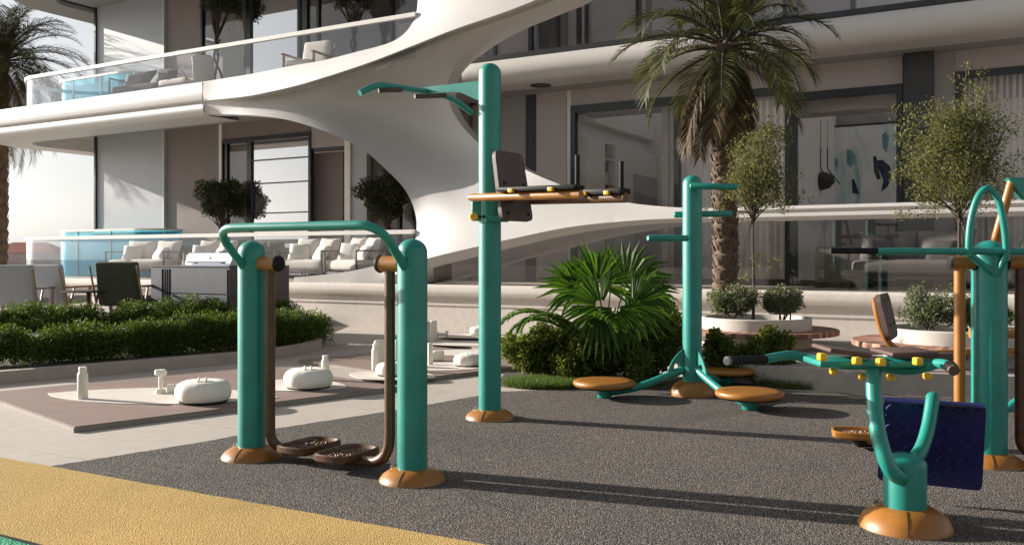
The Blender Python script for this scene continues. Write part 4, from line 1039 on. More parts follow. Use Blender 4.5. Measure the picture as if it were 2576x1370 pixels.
# bushes of the middle bed
BG = 'bushes around the fan palm'
shrub((.36, 9.5, .27), (.48, .44, .3), 'round green bush at the left end of the middle bed', 'leaf_bush', 19000, .042, 21, BG)
shrub((.9, 9.2, .28), (.5, .38, .32), 'dark bush directly below the fan palm', 'leaf_bush', 20000, .042, 22, BG)
shrub((1.42, 9.45, .38), (.42, .42, .42), 'bush between the fan palm and the twister post', 'leaf_bush', 18000, .042, 23, BG)
shrub((1.62, 10.3, .42), (.36, .4, .42), 'tall dark bush behind the twister post on its left', 'leaf_bush', 12000, .045, 24, BG)
shrub((2.12, 9.35, .26), (.2, .3, .28), 'narrow bush just right of the twister post', 'leaf_bush', 8000, .04, 25, BG)
shrub((2.56, 9.2, .24), (.3, .3, .26), 'low bush behind the right rear orange disc', 'leaf_bush', 10000, .042, 26, BG)
SG = 'pale shrubs in the planters'
shrub((pa.x - .3, pa.y - .05, .68), (.3, .34, .24), 'pale sage shrub in the left planter, left clump', 'leaf_sage', 9000, .032, 31, SG, low=-.2)
shrub((pa.x + .3, pa.y - .05, .68), (.31, .36, .23), 'pale sage shrub in the left planter, right clump', 'leaf_sage', 9000, .032, 32, SG, low=-.2)
shrub((pb.x - .27, pb.y - .05, .68), (.27, .34, .26), 'pale sage shrub in the right planter, left of the thin tree', 'leaf_sage', 9000, .028, 33, SG, low=-.2)
shrub((pb.x + .12, pb.y - .05, .66), (.22, .3, .22), 'pale sage shrub in the right planter, behind the orange arm', 'leaf_sage', 7000, .028, 34, SG, low=-.2)
shrub((pb.x + .44, pb.y + .0, .66), (.18, .26, .2), 'bright green shrub at the right side of the right planter', 'leaf_bright', 5000, .028, 35, SG, low=-.2)
# grass
def grass(poly_c, n, h, seed):
    r = np.random.default_rng(seed); P = []; 
    for (cx_, cy_, rx, ry, k) in poly_c:
        m_ = int(n * k); a = r.random(m_) * 6.283; q = np.sqrt(r.random(m_))
        P.append(np.stack([cx_ + np.cos(a) * q * rx, cy_ + np.sin(a) * q * ry], 1))
    P = np.concatenate(P); m_ = len(P); a = r.random(m_) * 6.283; hh = h * (.5 + r.random(m_)); ln = r.normal(size=(m_, 2)) * .03
    wx, wy = np.cos(a) * .004, np.sin(a) * .004; z0 = np.zeros(m_)
    V = np.stack([np.stack([P[:, 0] - wx, P[:, 1] - wy, z0], 1), np.stack([P[:, 0] + wx, P[:, 1] + wy, z0], 1), np.stack([P[:, 0] + ln[:, 0], P[:, 1] + ln[:, 1], hh], 1)], 1).reshape(-1, 3)
    me = bpy.data.meshes.new('grass'); me.from_pydata(V.tolist(), [], np.arange(m_ * 3).reshape(-1, 3).tolist()); me.materials.append(M['leaf_grass'])
    o = bpy.data.objects.new('grass', me); COL.objects.link(o); o['kind'] = 'stuff'; o['label'] = 'short green grass at the foot of the bushes'; return o
grass([(.35, 9.0, .42, .3, .55), (.9, 8.95, .6, .22, .3), (2.85, 8.95, .4, .25, .25)], 16000, .07, 2)
m = MB(); m.prism([(q.x, q.y) for q in catmull([Vector((-.12, 8.95, 0)), Vector((.1, 8.8, 0)), Vector((.9, 8.72, 0)), Vector((2, 8.75, 0)), Vector((2.75, 8.75, 0)), Vector((2.9, 9.2, 0)), Vector((2.0, 10.0, 0)), Vector((1.6, 11.3, 0)), Vector((.9, 11.0, 0)), Vector((.0, 10.1, 0)), Vector((-.12, 8.95, 0))], 5)[:-1]], .001, .012); tag(m.build('planting_bed', 'soil', smooth=False), kind='structure')

# palms
def frond(mb_l, mb_r, base, az, el, ln, droop, seed, nl=44, lw=.022, ll=.42, curl=.6):
    r = random.Random(seed); p = Vector(base); pts_ = [p.copy()]; e = el; st_ = ln / 16
    side = Vector((-math.sin(az), math.cos(az), 0))
    for i in range(16):
        p = p + Vector((math.cos(az) * math.cos(e), math.sin(az) * math.cos(e), math.sin(e))) * st_
        e -= droop / 16 * (.4 + 1.2 * i / 16); pts_.append(p.copy())
    mb_r.tube(pts_, [.018 * (1 - i / 18) + .003 for i in range(17)], 5)
    for i in range(nl):
        k = .12 + .86 * i / nl; j = k * 16; q = pts_[int(j)].lerp(pts_[min(int(j) + 1, 16)], j % 1)
        tg = (pts_[min(int(j) + 1, 16)] - pts_[int(j)]).normalized(); up = side.cross(tg)
        if up.z < 0: up = -up
        L_ = ll * math.sin(math.pi * (.12 + .8 * k)) ** .7 * r.uniform(.85, 1.1)
        for s in (-1, 1):
            d = (tg * (.75 + .3 * k) + side * s * .8 + up * r.uniform(.05, .35)).normalized()
            a = q; b = q + d * L_ * .55; c = q + d * L_ + Vector((0, 0, -curl * L_ * .45 * r.uniform(.5, 1.2)))
            w_ = d.cross(up).normalized() * lw * .5
            if w_.length < .001: w_ = up * lw * .5
            mb_l.add([a - w_ * .5, a + w_ * .5, b + w_, b - w_, c], [(0, 1, 2, 3), (3, 2, 4)])
def palm(base, h, lean, label, nf, ln, seed, group, tr=.2, mat='leaf_palm', dead=10, ll=.42, dl=1.5):
    r = random.Random(seed); base = Vector(base); t = thing('palm_tree', label, 'palm tree', base, group)
    top = base + Vector((lean[0], lean[1], h)); m = MB(); n = 60; vs = []; prof = []
    pts_ = [base.lerp(top, i / n) + Vector((math.sin(i * .1) * .02, 0, 0)) for i in range(n + 1)]
    rad = [tr * (1.12 - .25 * i / n) * (1 + .13 * ((i % 3) - 1)) for i in range(n + 1)]
    m.tube(pts_, rad, 14)
    for i in range(3, n, 1):
        for k in range(5):
            a = k * 1.2566 + i * .77; q = pts_[i] + Vector((math.cos(a), math.sin(a), 0)) * tr * .92; u_ = Vector((math.cos(a), math.sin(a), 0)); s_ = Vector((-u_.y, u_.x, 0))
            hh = h / n * r.uniform(1.2, 2.1)
            m.add([q - s_ * .045, q + s_ * .045, q + s_ * .03 + u_ * .05 + Vector((0, 0, hh)), q - s_ * .03 + u_ * .05 + Vector((0, 0, hh)), q + u_ * .015 + s_ * .0], [(0, 1, 2, 3), (0, 3, 4), (1, 4, 2)])
    m.build('trunk', 'bark', t, ang=25)
    a_, b_, c_ = MB(), MB(), MB()
    for i in range(nf):
        az = i * 2.39996 + r.uniform(-.2, .2); k = i / nf; el = R(75 - 95 * k) + r.uniform(-.1, .1)
        frond(a_, b_, top + Vector((math.cos(az) * .06, math.sin(az) * .06, .1 - .2 * k)), az, el, ln * r.uniform(.85, 1.1), R(95) * r.uniform(.8, 1.15), seed * 100 + i, ll=ll)
    a_.build('crown', mat, t, smooth=False); b_.build('midribs', 'twig', t)
    if dead:
        for i in range(dead):
            az = i * 2 * math.pi / dead + r.uniform(-.25, .25)
            frond(c_, b_, top + Vector((math.cos(az) * .1, math.sin(az) * .1, -.15)), az, R(r.uniform(-78, -35)), dl * r.uniform(.7, 1.0), R(35), seed * 77 + i, ll=ll * .85, curl=1.1)
        c_.build('dead_fronds', 'leaf_dead', t, smooth=False)
    return t
palm(pt(1820, 745, 12.0).xy.to_3d() + Vector((0, 0, .2)), 3.85, (.02, 0), 'date palm with hanging dry fronds behind the left planter', 32, 1.42, 5, 'date palms', .145, dead=17, ll=.4, dl=1.45)
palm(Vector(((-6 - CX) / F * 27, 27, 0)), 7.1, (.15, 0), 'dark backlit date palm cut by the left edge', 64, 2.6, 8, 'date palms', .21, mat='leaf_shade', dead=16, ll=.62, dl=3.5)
# fan palm
def fan_palm(base, label):
    t = thing('fan_palm', label, 'fan palm', base); r = random.Random(12); lm, pm = MB(), MB()
    base = Vector(base)
    specs = [(1503, 714, 9.65, .54, -.12, .98, 125, 27), (1575, 716, 9.8, .6, .93, .3, 105, 24), (1512, 768, 8.95, .54, -.85, -.2, 125, 27), (1455, 728, 9.6, .5, -.96, .26, 60, 13), (1592, 762, 9.05, .52, .85, -.3, 110, 22), (1640, 735, 10.0, .34, .95, .12, 110, 20), (1548, 775, 8.9, .42, .1, -.95, 100, 20), (1478, 705, 10.1, .42, -.75, .6, 100, 20), (1540, 690, 10.2, .42, .5, .85, 90, 18)]
    for (x, y, d, s, ax_, az_, spr, nbl) in specs:
        hub = pt(x, y, d); root = base + Vector((r.uniform(-.05, .05), r.uniform(-.05, .05), .25))
        mid = (root + hub) / 2 + Vector((0, 0, .1)); pm.tube(catmull([root, mid, hub], 6), .009, 6)
        ax = Vector((ax_, r.uniform(-.35, .1), az_)).normalized()
        sd = ax.cross(Vector((0, -1, .3))).normalized(); nn = sd.cross(ax).normalized()
        for k in range(nbl):
            a = R(-spr + 2 * spr * k / (nbl - 1)) + r.uniform(-.04, .04); L_ = s * (1 - .2 * abs(a) / 2.3) * r.uniform(.85, 1.1)
            d_ = (ax * math.cos(a) + sd * math.sin(a) + nn * r.uniform(.0, .22)).normalized(); w_ = (sd * math.cos(a) - ax * math.sin(a)).normalized()
            p1, p2, p3 = hub + d_ * L_ * .12, hub + d_ * L_ * .58, hub + d_ * L_ + Vector((0, 0, -L_ * r.uniform(.06, .28)))
            ww = L_ * .046; f_ = nn * ww * .5
            lm.add([p1 - w_ * ww * .5, p1 + f_, p1 + w_ * ww * .5, p2 - w_ * ww, p2 + f_, p2 + w_ * ww, p3], [(0, 1, 4, 3), (1, 2, 5, 4), (3, 4, 6), (4, 5, 6)])
    lm.build('fronds', 'leaf_fan', t, smooth=False); pm.build('petioles', 'leaf_fan', t)
    m = MB(); m.tube([base, base + Vector((0, 0, .3))], [.1, .07], 10); m.build('trunk', 'bark', t)
fan_palm(Vector((1.0, 9.75, .0)), 'bright green fan palm in the middle bed')
# arching fern fronds
t = thing('fern', 'light green arching fern frond left of the fan palm', 'fern', (.75, 9.5, .1))
for (az, el, ln, dr, s_) in ((R(187), R(62), 1.15, R(140), 1), (R(200), R(70), .95, R(150), 2), (R(-60), R(75), .8, R(140), 3), (R(170), R(58), .95, R(130), 4)):
    a_ = MB(); frond(a_, a_, Vector((.72, 9.1, .3)), az, el, ln, dr, s_, nl=64, lw=.04, ll=.2); a_.build('frond', 'leaf_bright', t, smooth=False)

def tree(base, h, crown, label, mat, n, ls, seed, group, tr=.03, nst=1, nc=60, kind='tree', cat='tree', clump=.16, low=-.9, sparse=1.0, pot=None, extra=()):
    base = Vector(base); t = thing(kind, label, cat, base, group); r = random.Random(seed)
    c, R3 = Vector(crown[:3]), crown[3:]
    cl = blob(c, R3, nc, min(R3) * clump * 2, seed, low=low)
    for (ex, ey, ez, es) in extra: cl += [(base.x + ex + r.gauss(0, es * .6), base.y + ey + r.gauss(0, es * .6), base.z + ez + r.gauss(0, es * .45), es * .42, es * .42, es * .3) for _ in range(7)]
    fo = leaves('crown', mat, t, cl, n, ls, seed, spread=sparse)
    m = MB(); hub = base + (c - base) * .55 if nst > 1 else Vector((base.x, base.y, c.z - R3[2] * .75))
    for s in range(nst):
        a = s * 2 * math.pi / max(nst, 1) + .4; o = Vector((math.cos(a), math.sin(a), 0)) * (.05 if nst > 1 else 0)
        pts_ = catmull([base + o * .5, base.lerp(hub, .35) + o * 2.2 + Vector((r.uniform(-.03, .03), 0, 0)), base.lerp(hub, .7) - o * 1.2, hub + o * 1.5], 6)
        m.tube(pts_, [tr * (1 - .4 * i / len(pts_)) for i in range(len(pts_))], 8)
    for k in range(36):
        q = Vector(r.choice(cl)[:3]); m.tube(catmull([hub + Vector((r.uniform(-.02, .02), r.uniform(-.02, .02), r.uniform(-.1, .1))), hub.lerp(q, .5) + Vector((r.uniform(-.05, .05), r.uniform(-.05, .05), .03)), q], 4), [tr * .42 * (1 - .08 * i) for i in range(9)], 5)
    m.build('trunk', 'twig', t)
    return t
TG = 'thin trees in the planters'
tree((pa.x - .03, pa.y, .46), 2.5, (pa.x + .02, pa.y, 2.28, .47, .45, .72), 'slim airy tree in the left planter in front of the palm trunk', 'leaf_tree', 11000, .031, 41, TG, .02, nc=130, clump=.13, extra=((.5, 0, 1.55, .16), (.42, 0, 1.85, .14), (-.42, 0, 1.5, .15), (.1, -.1, .75, .14), (-.12, 0, .55, .12), (.02, 0, 2.55, .12)))
tree((pb.x + .07, pb.y, .46), 2.5, (pb.x + .03, pb.y, 2.27, .64, .55, .76), 'slim airy tree in the right planter in front of the curtains', 'leaf_tree', 18500, .029, 42, TG, .022, nc=170, clump=.12, extra=((.72, 0, 1.45, .2), (.6, 0, 1.75, .18), (-.62, 0, 1.6, .17), (-.55, 0, 1.3, .15), (.1, -.1, .7, .15), (-.14, 0, .5, .12), (.05, 0, 2.62, .13), (.3, 0, 2.5, .14)))
def terrace_tree(x, yb, yt, wpx, w_, z0, label, seed, pot=True):
    u = fu(x, w_); p = L(u, w_, z0); d = p.y; s = d / F
    ct = EYE + (YH - (yb + yt) / 2) * s; Rz = (yb - yt) / 2 * s; Rx = wpx / 2 * s
    t = tree(p + Vector((0, 0, .3)), 2, (p.x, p.y, ct, Rx, Rx * .5, Rz), label, 'leaf_olive', 9000, .06, seed, 'olive trees on the terraces', .035, nst=3, nc=90, clump=.17)
    m = MB(); m.lathe([(.14, 0), (.26, .1), (.3, .26), (.24, .42), (.13, .5), (.1, .56), (.085, .56), (.1, .5), (0, .48)], p, 28); b = m.build('vase', 'pot')
    tag(b, 'clay vase of the ' + label.replace('olive tree on the ', '').replace('ground floor terrace', 'ground terrace tree').replace('upper balcony', 'upper balcony tree'), 'vase', 'vases on the terraces')
terrace_tree(556, 562, 440, 165, 2.15, .8, 'olive tree on the ground floor terrace left of the mirror window', 51)
terrace_tree(975, 570, 412, 160, 2.1, .8, 'olive tree on the ground floor terrace beside the white shell', 52)
terrace_tree(545, 48, -90, 160, 2.15, 4.75, 'olive tree on the upper balcony above the round back chair', 53)
terrace_tree(890, 42, -90, 180, 2.1, 4.75, 'olive tree on the upper balcony near the white shell', 54)

# ------------------------------------------------------------ furniture
def FM(p, az=0): return Matrix.Translation(Vector(p)) @ Matrix.Rotation(az, 4, 'Z')
FAZ = math.atan2(FU.y, FU.x)
def pillow(mb, c, size, X, tilt=0, rz=0):
    Y = X @ Matrix.Translation(Vector(c)) @ Matrix.Rotation(rz, 4, 'Z') @ Matrix.Rotation(tilt, 4, 'X')
    a, b, t_ = size; n = 9; vs = []; fs = []
    for s in (-1, 1):
        for i in range(n):
            for j in range(n):
                x, y = -1 + 2 * i / (n - 1), -1 + 2 * j / (n - 1)
                k = (1 - x ** 4) ** .5 * (1 - y ** 4) ** .5; e = 1 - .07 * (1 - abs(x * y))
                vs.append(Vector((x * a / 2 * e, s * t_ / 2 * k, y * b / 2 * e)))
    o = n * n
    for i in range(n - 1):
        for j in range(n - 1):
            q = (i * n + j, i * n + j + 1, (i + 1) * n + j + 1, (i + 1) * n + j); fs += [q[::-1], tuple(k + o for k in q)]
    mb.add(vs, fs, Y)
def sofa(u, w_, z, az, wd, dp, label, fab='cream_fabric', pill=2, h=.8, group='terrace sofas', fr='bronze', tp='pouf_fabric'):
    p = L(u, w_, z); X = FM(p, FAZ + az); t = thing('sofa', label, 'sofa', p, group)
    m = MB()
    for x in (-wd / 2, wd / 2):
        for y in (-dp / 2, dp / 2): m.box((x, y, .3), (.03, .03, .6), X)
        m.box((x, 0, .6), (.03, dp + .03, .03), X); m.box((x, 0, .17), (.028, dp - .03, .03), X)
    m.box((0, -dp / 2, .17), (wd - .03, .028, .04), X); m.box((0, dp / 2, .17), (wd - .03, .028, .04), X); m.box((0, dp / 2, .6), (wd - .03, .028, .03), X)
    m.build('frame', fr, t, smooth=False)
    m = MB(); m.rbox((0, 0, .32), (wd - .06, dp - .04, .2), .06, M=X, puff=.02); m.build('seat_cushion', fab, t, ang=60)
    m = MB()
    for k in range(pill):
        pillow(m, ((-.5 + (k + .5) / pill) * (wd - .1), dp / 2 - .2, .63), ((wd - .1) / pill, .5, .22), X, -.3, .1 * (-1) ** k)
    m.build('back_cushion', fab, t, ang=70)
    m = MB(); pillow(m, (-wd * .28, dp * .02, .58), (.46, .42, .17), X, -.5, .4); pillow(m, (wd * .22, .0, .56), (.44, .38, .16), X, -.6, -.3); m.build('throw_pillow', tp, t, ang=70)
    return t
sofa(fu(372, 1.2), 1.2, .8, .15, 1.7, .85, 'cream sofa on the ground floor terrace left of the grill')
sofa(fu(775, 1.0), 1.1, .8, 0, 1.25, .8, 'cream sofa on the ground floor terrace right of the left walker post')
sofa(fu(898, 1.0), 1.0, .8, -.25, 1.05, .8, 'cream sofa on the ground floor terrace beside the white shell edge')
sofa(fu(525, 1.5), 1.6, .8, .1, 1.2, .8, 'cream sofa on the ground floor terrace directly behind the grill')
sofa(fu(362, .75), .85, 4.75, .1, 1.5, .8, 'dark grey sofa on the upper balcony near its left end', 'dark_fabric', tp='grey_fabric')
sofa(fu(2300, 1.5), 1.5, .8, 0, 1.7, .85, 'grey sofa behind the ground floor glass at the right, below the painting', 'grey_fabric', tp='dark_fabric')
def lounge(u, w_, z, az, label, fab, kind='armchair', arm='wood_arm', group='armchairs', loc=None, s=1.0):
    p = loc if loc is not None else L(u, w_, z); X = FM(p, FAZ + az) @ Matrix.Scale(s, 4); t = thing(kind, label, 'armchair', p, group)
    m = MB(); Y = X @ Matrix.Translation((0, .22, .56)) @ Matrix.Rotation(-.22, 4, 'X'); m.rbox((0, 0, .02), (.62, .1, .66), .035, M=Y, puff=.01); m.build('backrest', fab, t, ang=60)
    m = MB(); m.rbox((0, -.1, .34), (.6, .62, .12), .04, M=X, puff=.015); m.build('seat', fab, t, ang=60)
    for sx in (-1, 1):
        m = MB(); m.box((sx * .36, -.08, .55), (.06, .62, .03), X); m.box((sx * .36, -.34, .27), (.035, .04, .54), X)
        m.tube([X @ Vector((sx * .36, .05, .54)), X @ Vector((sx * .36, .3, .0))], .018, 6); m.tube([X @ Vector((sx * .34, .2, .3)), X @ Vector((sx * .34, .42, .85))], .016, 6)
        m.build('arm_frame', arm, t)
    return t
lounge(fu(782, .8), .75, 4.75, .1, 'cream armchair on the upper balcony before the bright mirror window', 'cream_fabric')
def front_chair(x, d, az, label, fab, s=1.05):
    X_ = (x - CX) / F * d; return lounge(0, 0, 0, az, label, fab, loc=Vector((X_, d, .2)), group='garden chairs', s=s)
front_chair(48, 14.6, R(180 + 38), 'pale garden chair seen from behind at the left edge above the hedge', 'grey_wall')
front_chair(142, 15.4, R(180 + 20), 'pale garden chair beside the dark round table, second from the left edge', 'grey_wall')
front_chair(315, 15.0, R(180 + 30), 'olive green garden chair between the round table and the grill counter', 'green_fabric', 1.1)
p = Vector(((222 - CX) / F * 14.9, 14.9, .2))
t = thing('round_table', 'dark round garden table between the pale chairs', 'table', p)
m = MB(); m.lathe([(.0, .5), (.4, .5), (.42, .515), (.4, .53), (0, .53)], p, 36); m.build('table_top', 'bronze', t)
m = MB(); m.lathe([(.22, 0), (.2, .015), (.035, .03), (.03, .5)], p, 20); m.build('pedestal', 'bronze', t)
# round-backed chaise with thin arm on the upper balcony
p = L(fu(470, .8), .8, 4.75); X = FM(p, FAZ)
t = thing('lounge_chair', 'round backed cream lounge chair with thin dark arm on the upper balcony', 'lounge chair', p, 'armchairs')
m = MB()
vs = []; fs = []
for i in range(13):
    a = R(-10 + 110 * i / 12)
    for j in range(9):
        b = j / 8; hh = .35 + .62 * b; rr2 = .36 + .04 * b
        for r_ in (0,): vs.append(X @ Vector((.12 + rr2 * math.cos(a - .6) * (1 - .15 * b * b), .1 + rr2 * math.sin(a - .6), hh * (1 - .1 * abs(i - 6) / 6))))
for i in range(12):
    for j in range(8): fs.append((i * 9 + j, i * 9 + j + 1, (i + 1) * 9 + j + 1, (i + 1) * 9 + j))
m.add(vs, fs); o = m.build('backrest', 'cream_fabric', t, ang=70); so = o.modifiers.new('thick', 'SOLIDIFY'); so.thickness = .09; so.offset = 0
m = MB(); m.rbox((-.12, 0, .36), (.9, .62, .14), .05, M=X, puff=.02); m.build('seat', 'cream_fabric', t, ang=60)
m = MB(); m.tube(fil([X @ Vector((-.25, -.3, .36)), X @ Vector((-.25, -.3, .62)), X @ Vector((.15, -.3, .62)), X @ Vector((.35, -.28, .36))], .06), .011, 8)
for sx, sy in ((-.5, -.27), (-.5, .27), (.3, -.27), (.3, .27)): m.tube([X @ Vector((sx, sy, 0)), X @ Vector((sx, sy, .3))], .015, 8)
m.build('frame', 'bronze', t)
p = L(fu(978, .55), .5, 4.98); m = MB(); pillow(m, (0, 0, 0), (.5, .5, .2), FM(p, FAZ), -.5, -.5)
tag(m.build('cushion', 'cream_fabric', ang=70), 'cream cushion on the upper balcony where rail meets the shell', 'cushion')
p = L(fu(2125, 2.0), 2.0, .8); X = FM(p, FAZ); t = thing('ottoman', 'grey brown rounded ottoman block behind glass, left of the grey sofa', 'ottoman', p)
m = MB(); m.rbox((0, 0, .34), (.85, .6, .6), .1, M=X, puff=.02); m.build('cushion', 'grey_fabric', t, ang=60)
m = MB(); m.rbox((0, 0, .025), (.8, .55, .05), .01, M=X); m.build('plinth', 'dark_stone', t)

# grill counter
q = Vector(((576 - CX) / F * 14.2, 14.2, .2)); X = Matrix.Translation(q) @ Matrix.Rotation(math.atan2(FU.y, FU.x), 4, 'Z')
t = thing('grill_counter', 'long dark grey outdoor kitchen counter behind the hedge', 'counter', q)
H = .915; LW, DPt = 1.81, 1.3
m = MB(); m.box((-LW / 2, DPt / 2, H / 2), (LW, DPt, H), X); m.build('cabinet', 'counter_stone', t, smooth=False)
m = MB(); m.box((-LW / 2, DPt / 2, H + .012), (LW + .02, DPt + .02, .02), X); m.build('worktop', 'counter_side', t, smooth=False)
m = MB(); m.box((.006, DPt / 2, H / 2), (.012, DPt, H), X); m.build('side_panel', 'counter_side', t, smooth=False)
for (x0, x1, z0, z1) in ((-1.3, -.03, .5, .88), (-1.3, -.68, .06, .48), (-.66, -.03, .06, .48), (-1.79, -1.53, .06, .88)):
    m = MB(); m.box(((x0 + x1) / 2, -.008, (z0 + z1) / 2), (x1 - x0, .016, z1 - z0), X); m.build('door', 'counter_stone', t, smooth=False)
m = MB()
for x in (-1.47, -1.42, -1.37): m.box((x, -.006, .47), (.018, .012, .82), X)
m.box((.016, DPt / 2, .46), (.012, DPt - .02, .016), X)
m.build('vertical_bars', 'frame_black', t, smooth=False)
p = X @ Vector((-.62, .42, H + .022)); t = thing('gas_grill', 'stainless gas grill with closed lid on the dark counter', 'grill', p)
Y = X @ Matrix.Translation((-.62, .42, H + .022))
m = MB(); pr = [(-.3, 0), (-.3, .04), (-.22, .2), (-.14, .215), (.26, .215), (.3, .16), (.3, 0)]
m.slab([Y @ Vector((-.52, a, b)) for a, b in pr], (Y.to_3x3() @ Vector((1.04, 0, 0)))); m.build('lid', 'steel', t, ang=30)
m = MB(); m.tube([Y @ Vector((-.44, -.325, .055)), Y @ Vector((.44, -.325, .055))], .012, 10); m.box((-.31, -.312, .055), (.02, .03, .02), Y); m.box((.31, -.312, .055), (.02, .03, .02), Y); m.build('lid_handle', 'frame_black', t)
m = MB(); m.tube([Y @ Vector((0, -.262, .125)), Y @ Vector((0, -.27, .128))], .022, 16); m.build('badge', 'bolt', t)
m = MB(); m.box((0, -.02, -.005), (1.1, .7, .02), Y); m.build('tray', 'steel', t, smooth=False)
m = MB()
for k, (wd_, dp_, h_, x) in enumerate(((.05, .14, .2, -1.02), (.03, .14, .19, -.975), (.035, .14, .18, -.94))):
    pass
p = X @ Vector((-.98, .3, H + .022))
for k, (x, h_, nm) in enumerate(((-1.3, .2, 'tan'), (-1.255, .19, 'brown'), (-1.215, .18, 'cream'))):
    m = MB(); m.rbox((x, .3, H + .023 + h_ / 2), (.035, .15, h_), .004, M=X, seg=1); tag(m.build('book', ('wood_arm', 'counter_side', 'mat_white')[k]), nm + ' book standing on the counter left of the grill', 'book', 'books on the counter')
m = MB(); m.rbox((-1.08, .35, H + .06), (.2, .24, .07), .03, M=X); tag(m.build('folded_towel', 'cream_fabric', ang=60), 'folded white towel on the counter beside the books', 'towel')

# rooms: cabinet wall, television, painting, pendants
def fside(x, y, uc):
    k = Vector(((x - CX) / F, 1, 0)); d = (uc + P0.dot(FU)) / k.dot(FU); return pt(x, y, d)
t = thing('wall_cabinet', 'pale built-in cabinet wall with a dark open niche inside the middle room', 'cabinet', L(UA, 4.5, .8))
def cab(w0, w1, z0, z1, dx, name, mat, par=None):
    m = MB(); m.fbox(UA - .14, UA + dx, w0, w1, z0, z1); return m.build(name, mat, par or t, smooth=False)
def wq(x): return (fside(x, 600, UA + .12) - P0).dot(FN)
wa, wb, wc, wd1, wd2 = wq(1478), wq(1522), wq(1548), wq(1593), wq(1690)
CT = fside(1478, 343, UA + .12).z
cab(wa, wb, .8, CT, .12, 'door', 'cabinet'); cab(wc, 6.78, .8, CT, .12, 'door', 'cabinet')
cab(wb, wc, .8, CT, -.06, 'niche', 'dark_stone')
for y_ in (400, 462): z_ = fside(1522, y_, UA + .12).z; cab(wb + .002, wc - .002, z_, z_ + .025, .1, 'shelf', 'cabinet')
zc = fside(1478, 300, UA + .12).z; cab(3.0, 6.78, zc, zc + .32, .06, 'cornice', 'cabinet')
m = MB(); m.fbox(UA + .125, UA + .16, wd1, min(wd2, 6.7), 1.0, fside(1593, 438, UA + .12).z); tag(m.build('television', 'mauve', smooth=False), 'dark flat television on the pale cabinet wall in the middle room', 'television')
for k, (z, h_) in enumerate(((fside(1522, 462, UA + .12).z + .026, .22), (fside(1522, 400, UA + .12).z + .026, .3))):
    m = MB(); c = L(UA + .03, (wb + wc) / 2 - .03 + .06 * k, z); m.lathe([(.03, 0), (.05, h_ * .3), (.03, h_ * .75), (.04, h_)], c, 14)
    tag(m.build('vase', ('mat_white', 'pot')[k]), ('small white vase on the lower niche shelf of the cabinet wall', 'small clay vase on the upper niche shelf of the cabinet wall')[k], 'vase')
# painting
WP = 6.62; a, b = fu(2096, WP), fu(2340, WP); z0, z1 = fz(2096, 519, WP), fz(2096, 321, WP)
t = thing('painting', 'large abstract painting in pale green, white and navy on the right room wall', 'painting', L((a + b) / 2, WP, z0))
m = MB(); m.fbox(a - .035, b + .035, WP + .03, WP + .08, z0 - .035, z1 + .035); m.fbox(a - .035, a - .002, WP - .015, WP + .029, z0 - .035, z1 + .035); m.fbox(b + .002, b + .035, WP - .015, WP + .029, z0 - .035, z1 + .035); m.fbox(a - .001, b + .001, WP - .015, WP + .029, z1 + .002, z1 + .035); m.fbox(a - .001, b + .001, WP - .015, WP + .029, z0 - .035, z0 - .002); m.build('frame', 'frame_black', t, smooth=False)
mm_, tt, bb = nt('canvas'); n1 = noise(tt, 1.1, 5, .6, (1, 1, .35)); n1.inputs['Distortion'].default_value = 1.2
rp = ramp(tt, n1.outputs[0], [(.26, (.4, .6, .58)), (.4, (.8, .85, .78)), (.49, (.92, .9, .86)), (.56, (.62, .76, .74)), (.63, (.34, .56, .55)), (.72, (.8, .84, .74))])
lk(tt, rp.outputs[0], bb.inputs['Base Color']); bb.inputs['Roughness'].default_value = .8; M['canvas'] = mm_
m = MB(); m.fbox(a, b, WP, WP + .029, z0, z1); m.build('canvas', 'canvas', t, smooth=False)
paint('art_navy', (.02, .035, .075), .8, .4, 6); paint('art_teal', (.2, .42, .42), .8, .3, 5); paint('art_black', (.012, .014, .02), .8, .3, 6); paint('art_white', (.92, .9, .86), .8, .08, 4)
def patch(px, mat, k): 
    m = MB(); m.slab([fac(x, y, WP - .002 - .003 * k) for x, y in px], FN * .006); m.build('paint_patch', mat, t, smooth=False)
patch([(2196, 395), (2203, 392), (2210, 425), (2215, 450), (2206, 452), (2198, 432)], 'art_black', 1)
patch([(2203, 404), (2220, 402), (2238, 418), (2244, 444), (2232, 470), (2216, 482), (2222, 455), (2212, 430)], 'art_navy', 2)
patch([(2142, 452), (2148, 450), (2158, 480), (2162, 488), (2144, 486)], 'art_navy', 1)
patch([(2130, 376), (2142, 378), (2152, 392), (2150, 410), (2138, 422), (2130, 410)], 'art_teal', 1)
patch([(2098, 400), (2106, 396), (2107, 418), (2100, 420)], 'art_teal', 1)
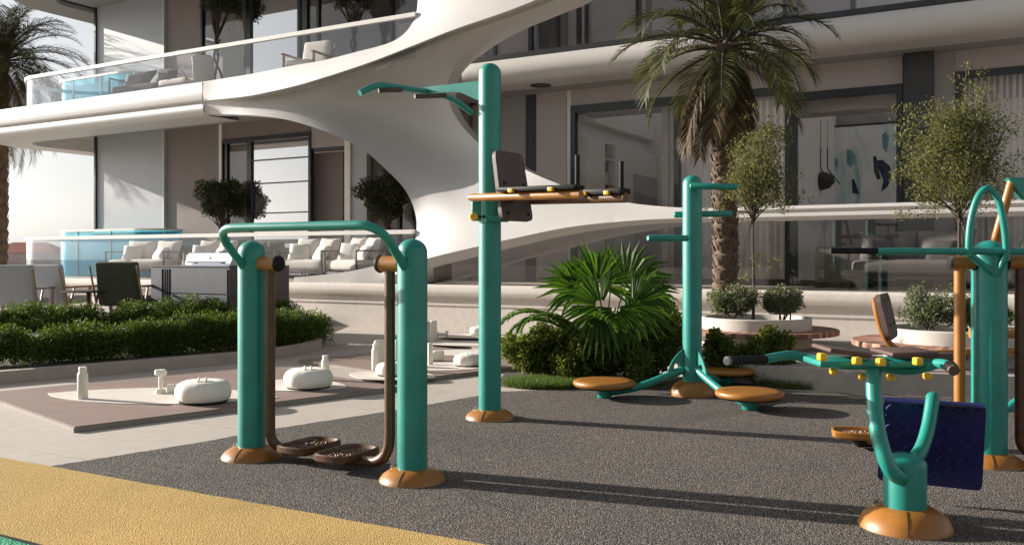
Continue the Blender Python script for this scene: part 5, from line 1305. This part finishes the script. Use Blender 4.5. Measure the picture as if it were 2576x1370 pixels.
patch([(2218, 340), (2228, 330), (2236, 350), (2230, 385), (2220, 372)], 'art_teal', 1)
patch([(2100, 326), (2150, 323), (2152, 360), (2128, 372), (2104, 392)], 'art_white', 1)
patch([(2170, 440), (2190, 425), (2196, 470), (2204, 508), (2170, 512)], 'art_white', 1)
# pendants
WPn = 5.2
t = thing('pendant_lamp', 'dark stone-like pendant lamp on bent rods in the right room', 'lamp', fac(2066, 300, WPn))
m = MB()
for x in (2064, 2081):
    m.tube([fac(x, 300, WPn) , fac(x, 372, WPn)], .004, 6); m.tube(fil([fac(x, 372, WPn), fac(x, 425, WPn), fac(x + 32, 463, WPn)], .05), .012, 8)
m.build('rod', 'bronze', t)
q = fac(2066, 455, WPn); m = MB(); s = q.y / F
m.lathe([(0, -24 * s), (20 * s, -18 * s), (31 * s, -2 * s), (27 * s, 12 * s), (14 * s, 20 * s), (0, 22 * s)], q, 24, wob=lambda a, k: 1 + .06 * math.sin(3 * a + 5 * k)); m.build('lamp_shade', 'pendant', t, ang=60)
# distant villas on the left horizon
for k, (x, w_, d, h_, lb) in enumerate(((75, 11, 150, 2.2, 'distant villa with red hipped roof on the left horizon, the nearer one'), (40, 16, 175, 1.2, 'distant villa with low mauve roof at the left edge of the horizon'))):
    c = Vector(((x - CX) / F * d, d, 0)); t = thing('villa', lb, 'house', c, 'distant villas')
    m = MB(); m.box((c.x, c.y, h_ / 2 - .5), (w_, 6, h_ + 1)); m.build('wall', 'villa_wall', t, smooth=False)
    m = MB(); z = h_; vs = [(c.x - w_ / 2 - .4, c.y - 3.4, z), (c.x + w_ / 2 + .4, c.y - 3.4, z), (c.x + w_ / 2 + .4, c.y + 3.4, z), (c.x - w_ / 2 - .4, c.y + 3.4, z), (c.x - w_ / 4, c.y, z + 1.7), (c.x + w_ / 4, c.y, z + 1.7)]
    m.add(vs, [(0, 1, 5, 4), (1, 2, 5), (2, 3, 4, 5), (3, 0, 4), (3, 2, 1, 0)]); m.build('roof', 'roof_red', t, smooth=False)
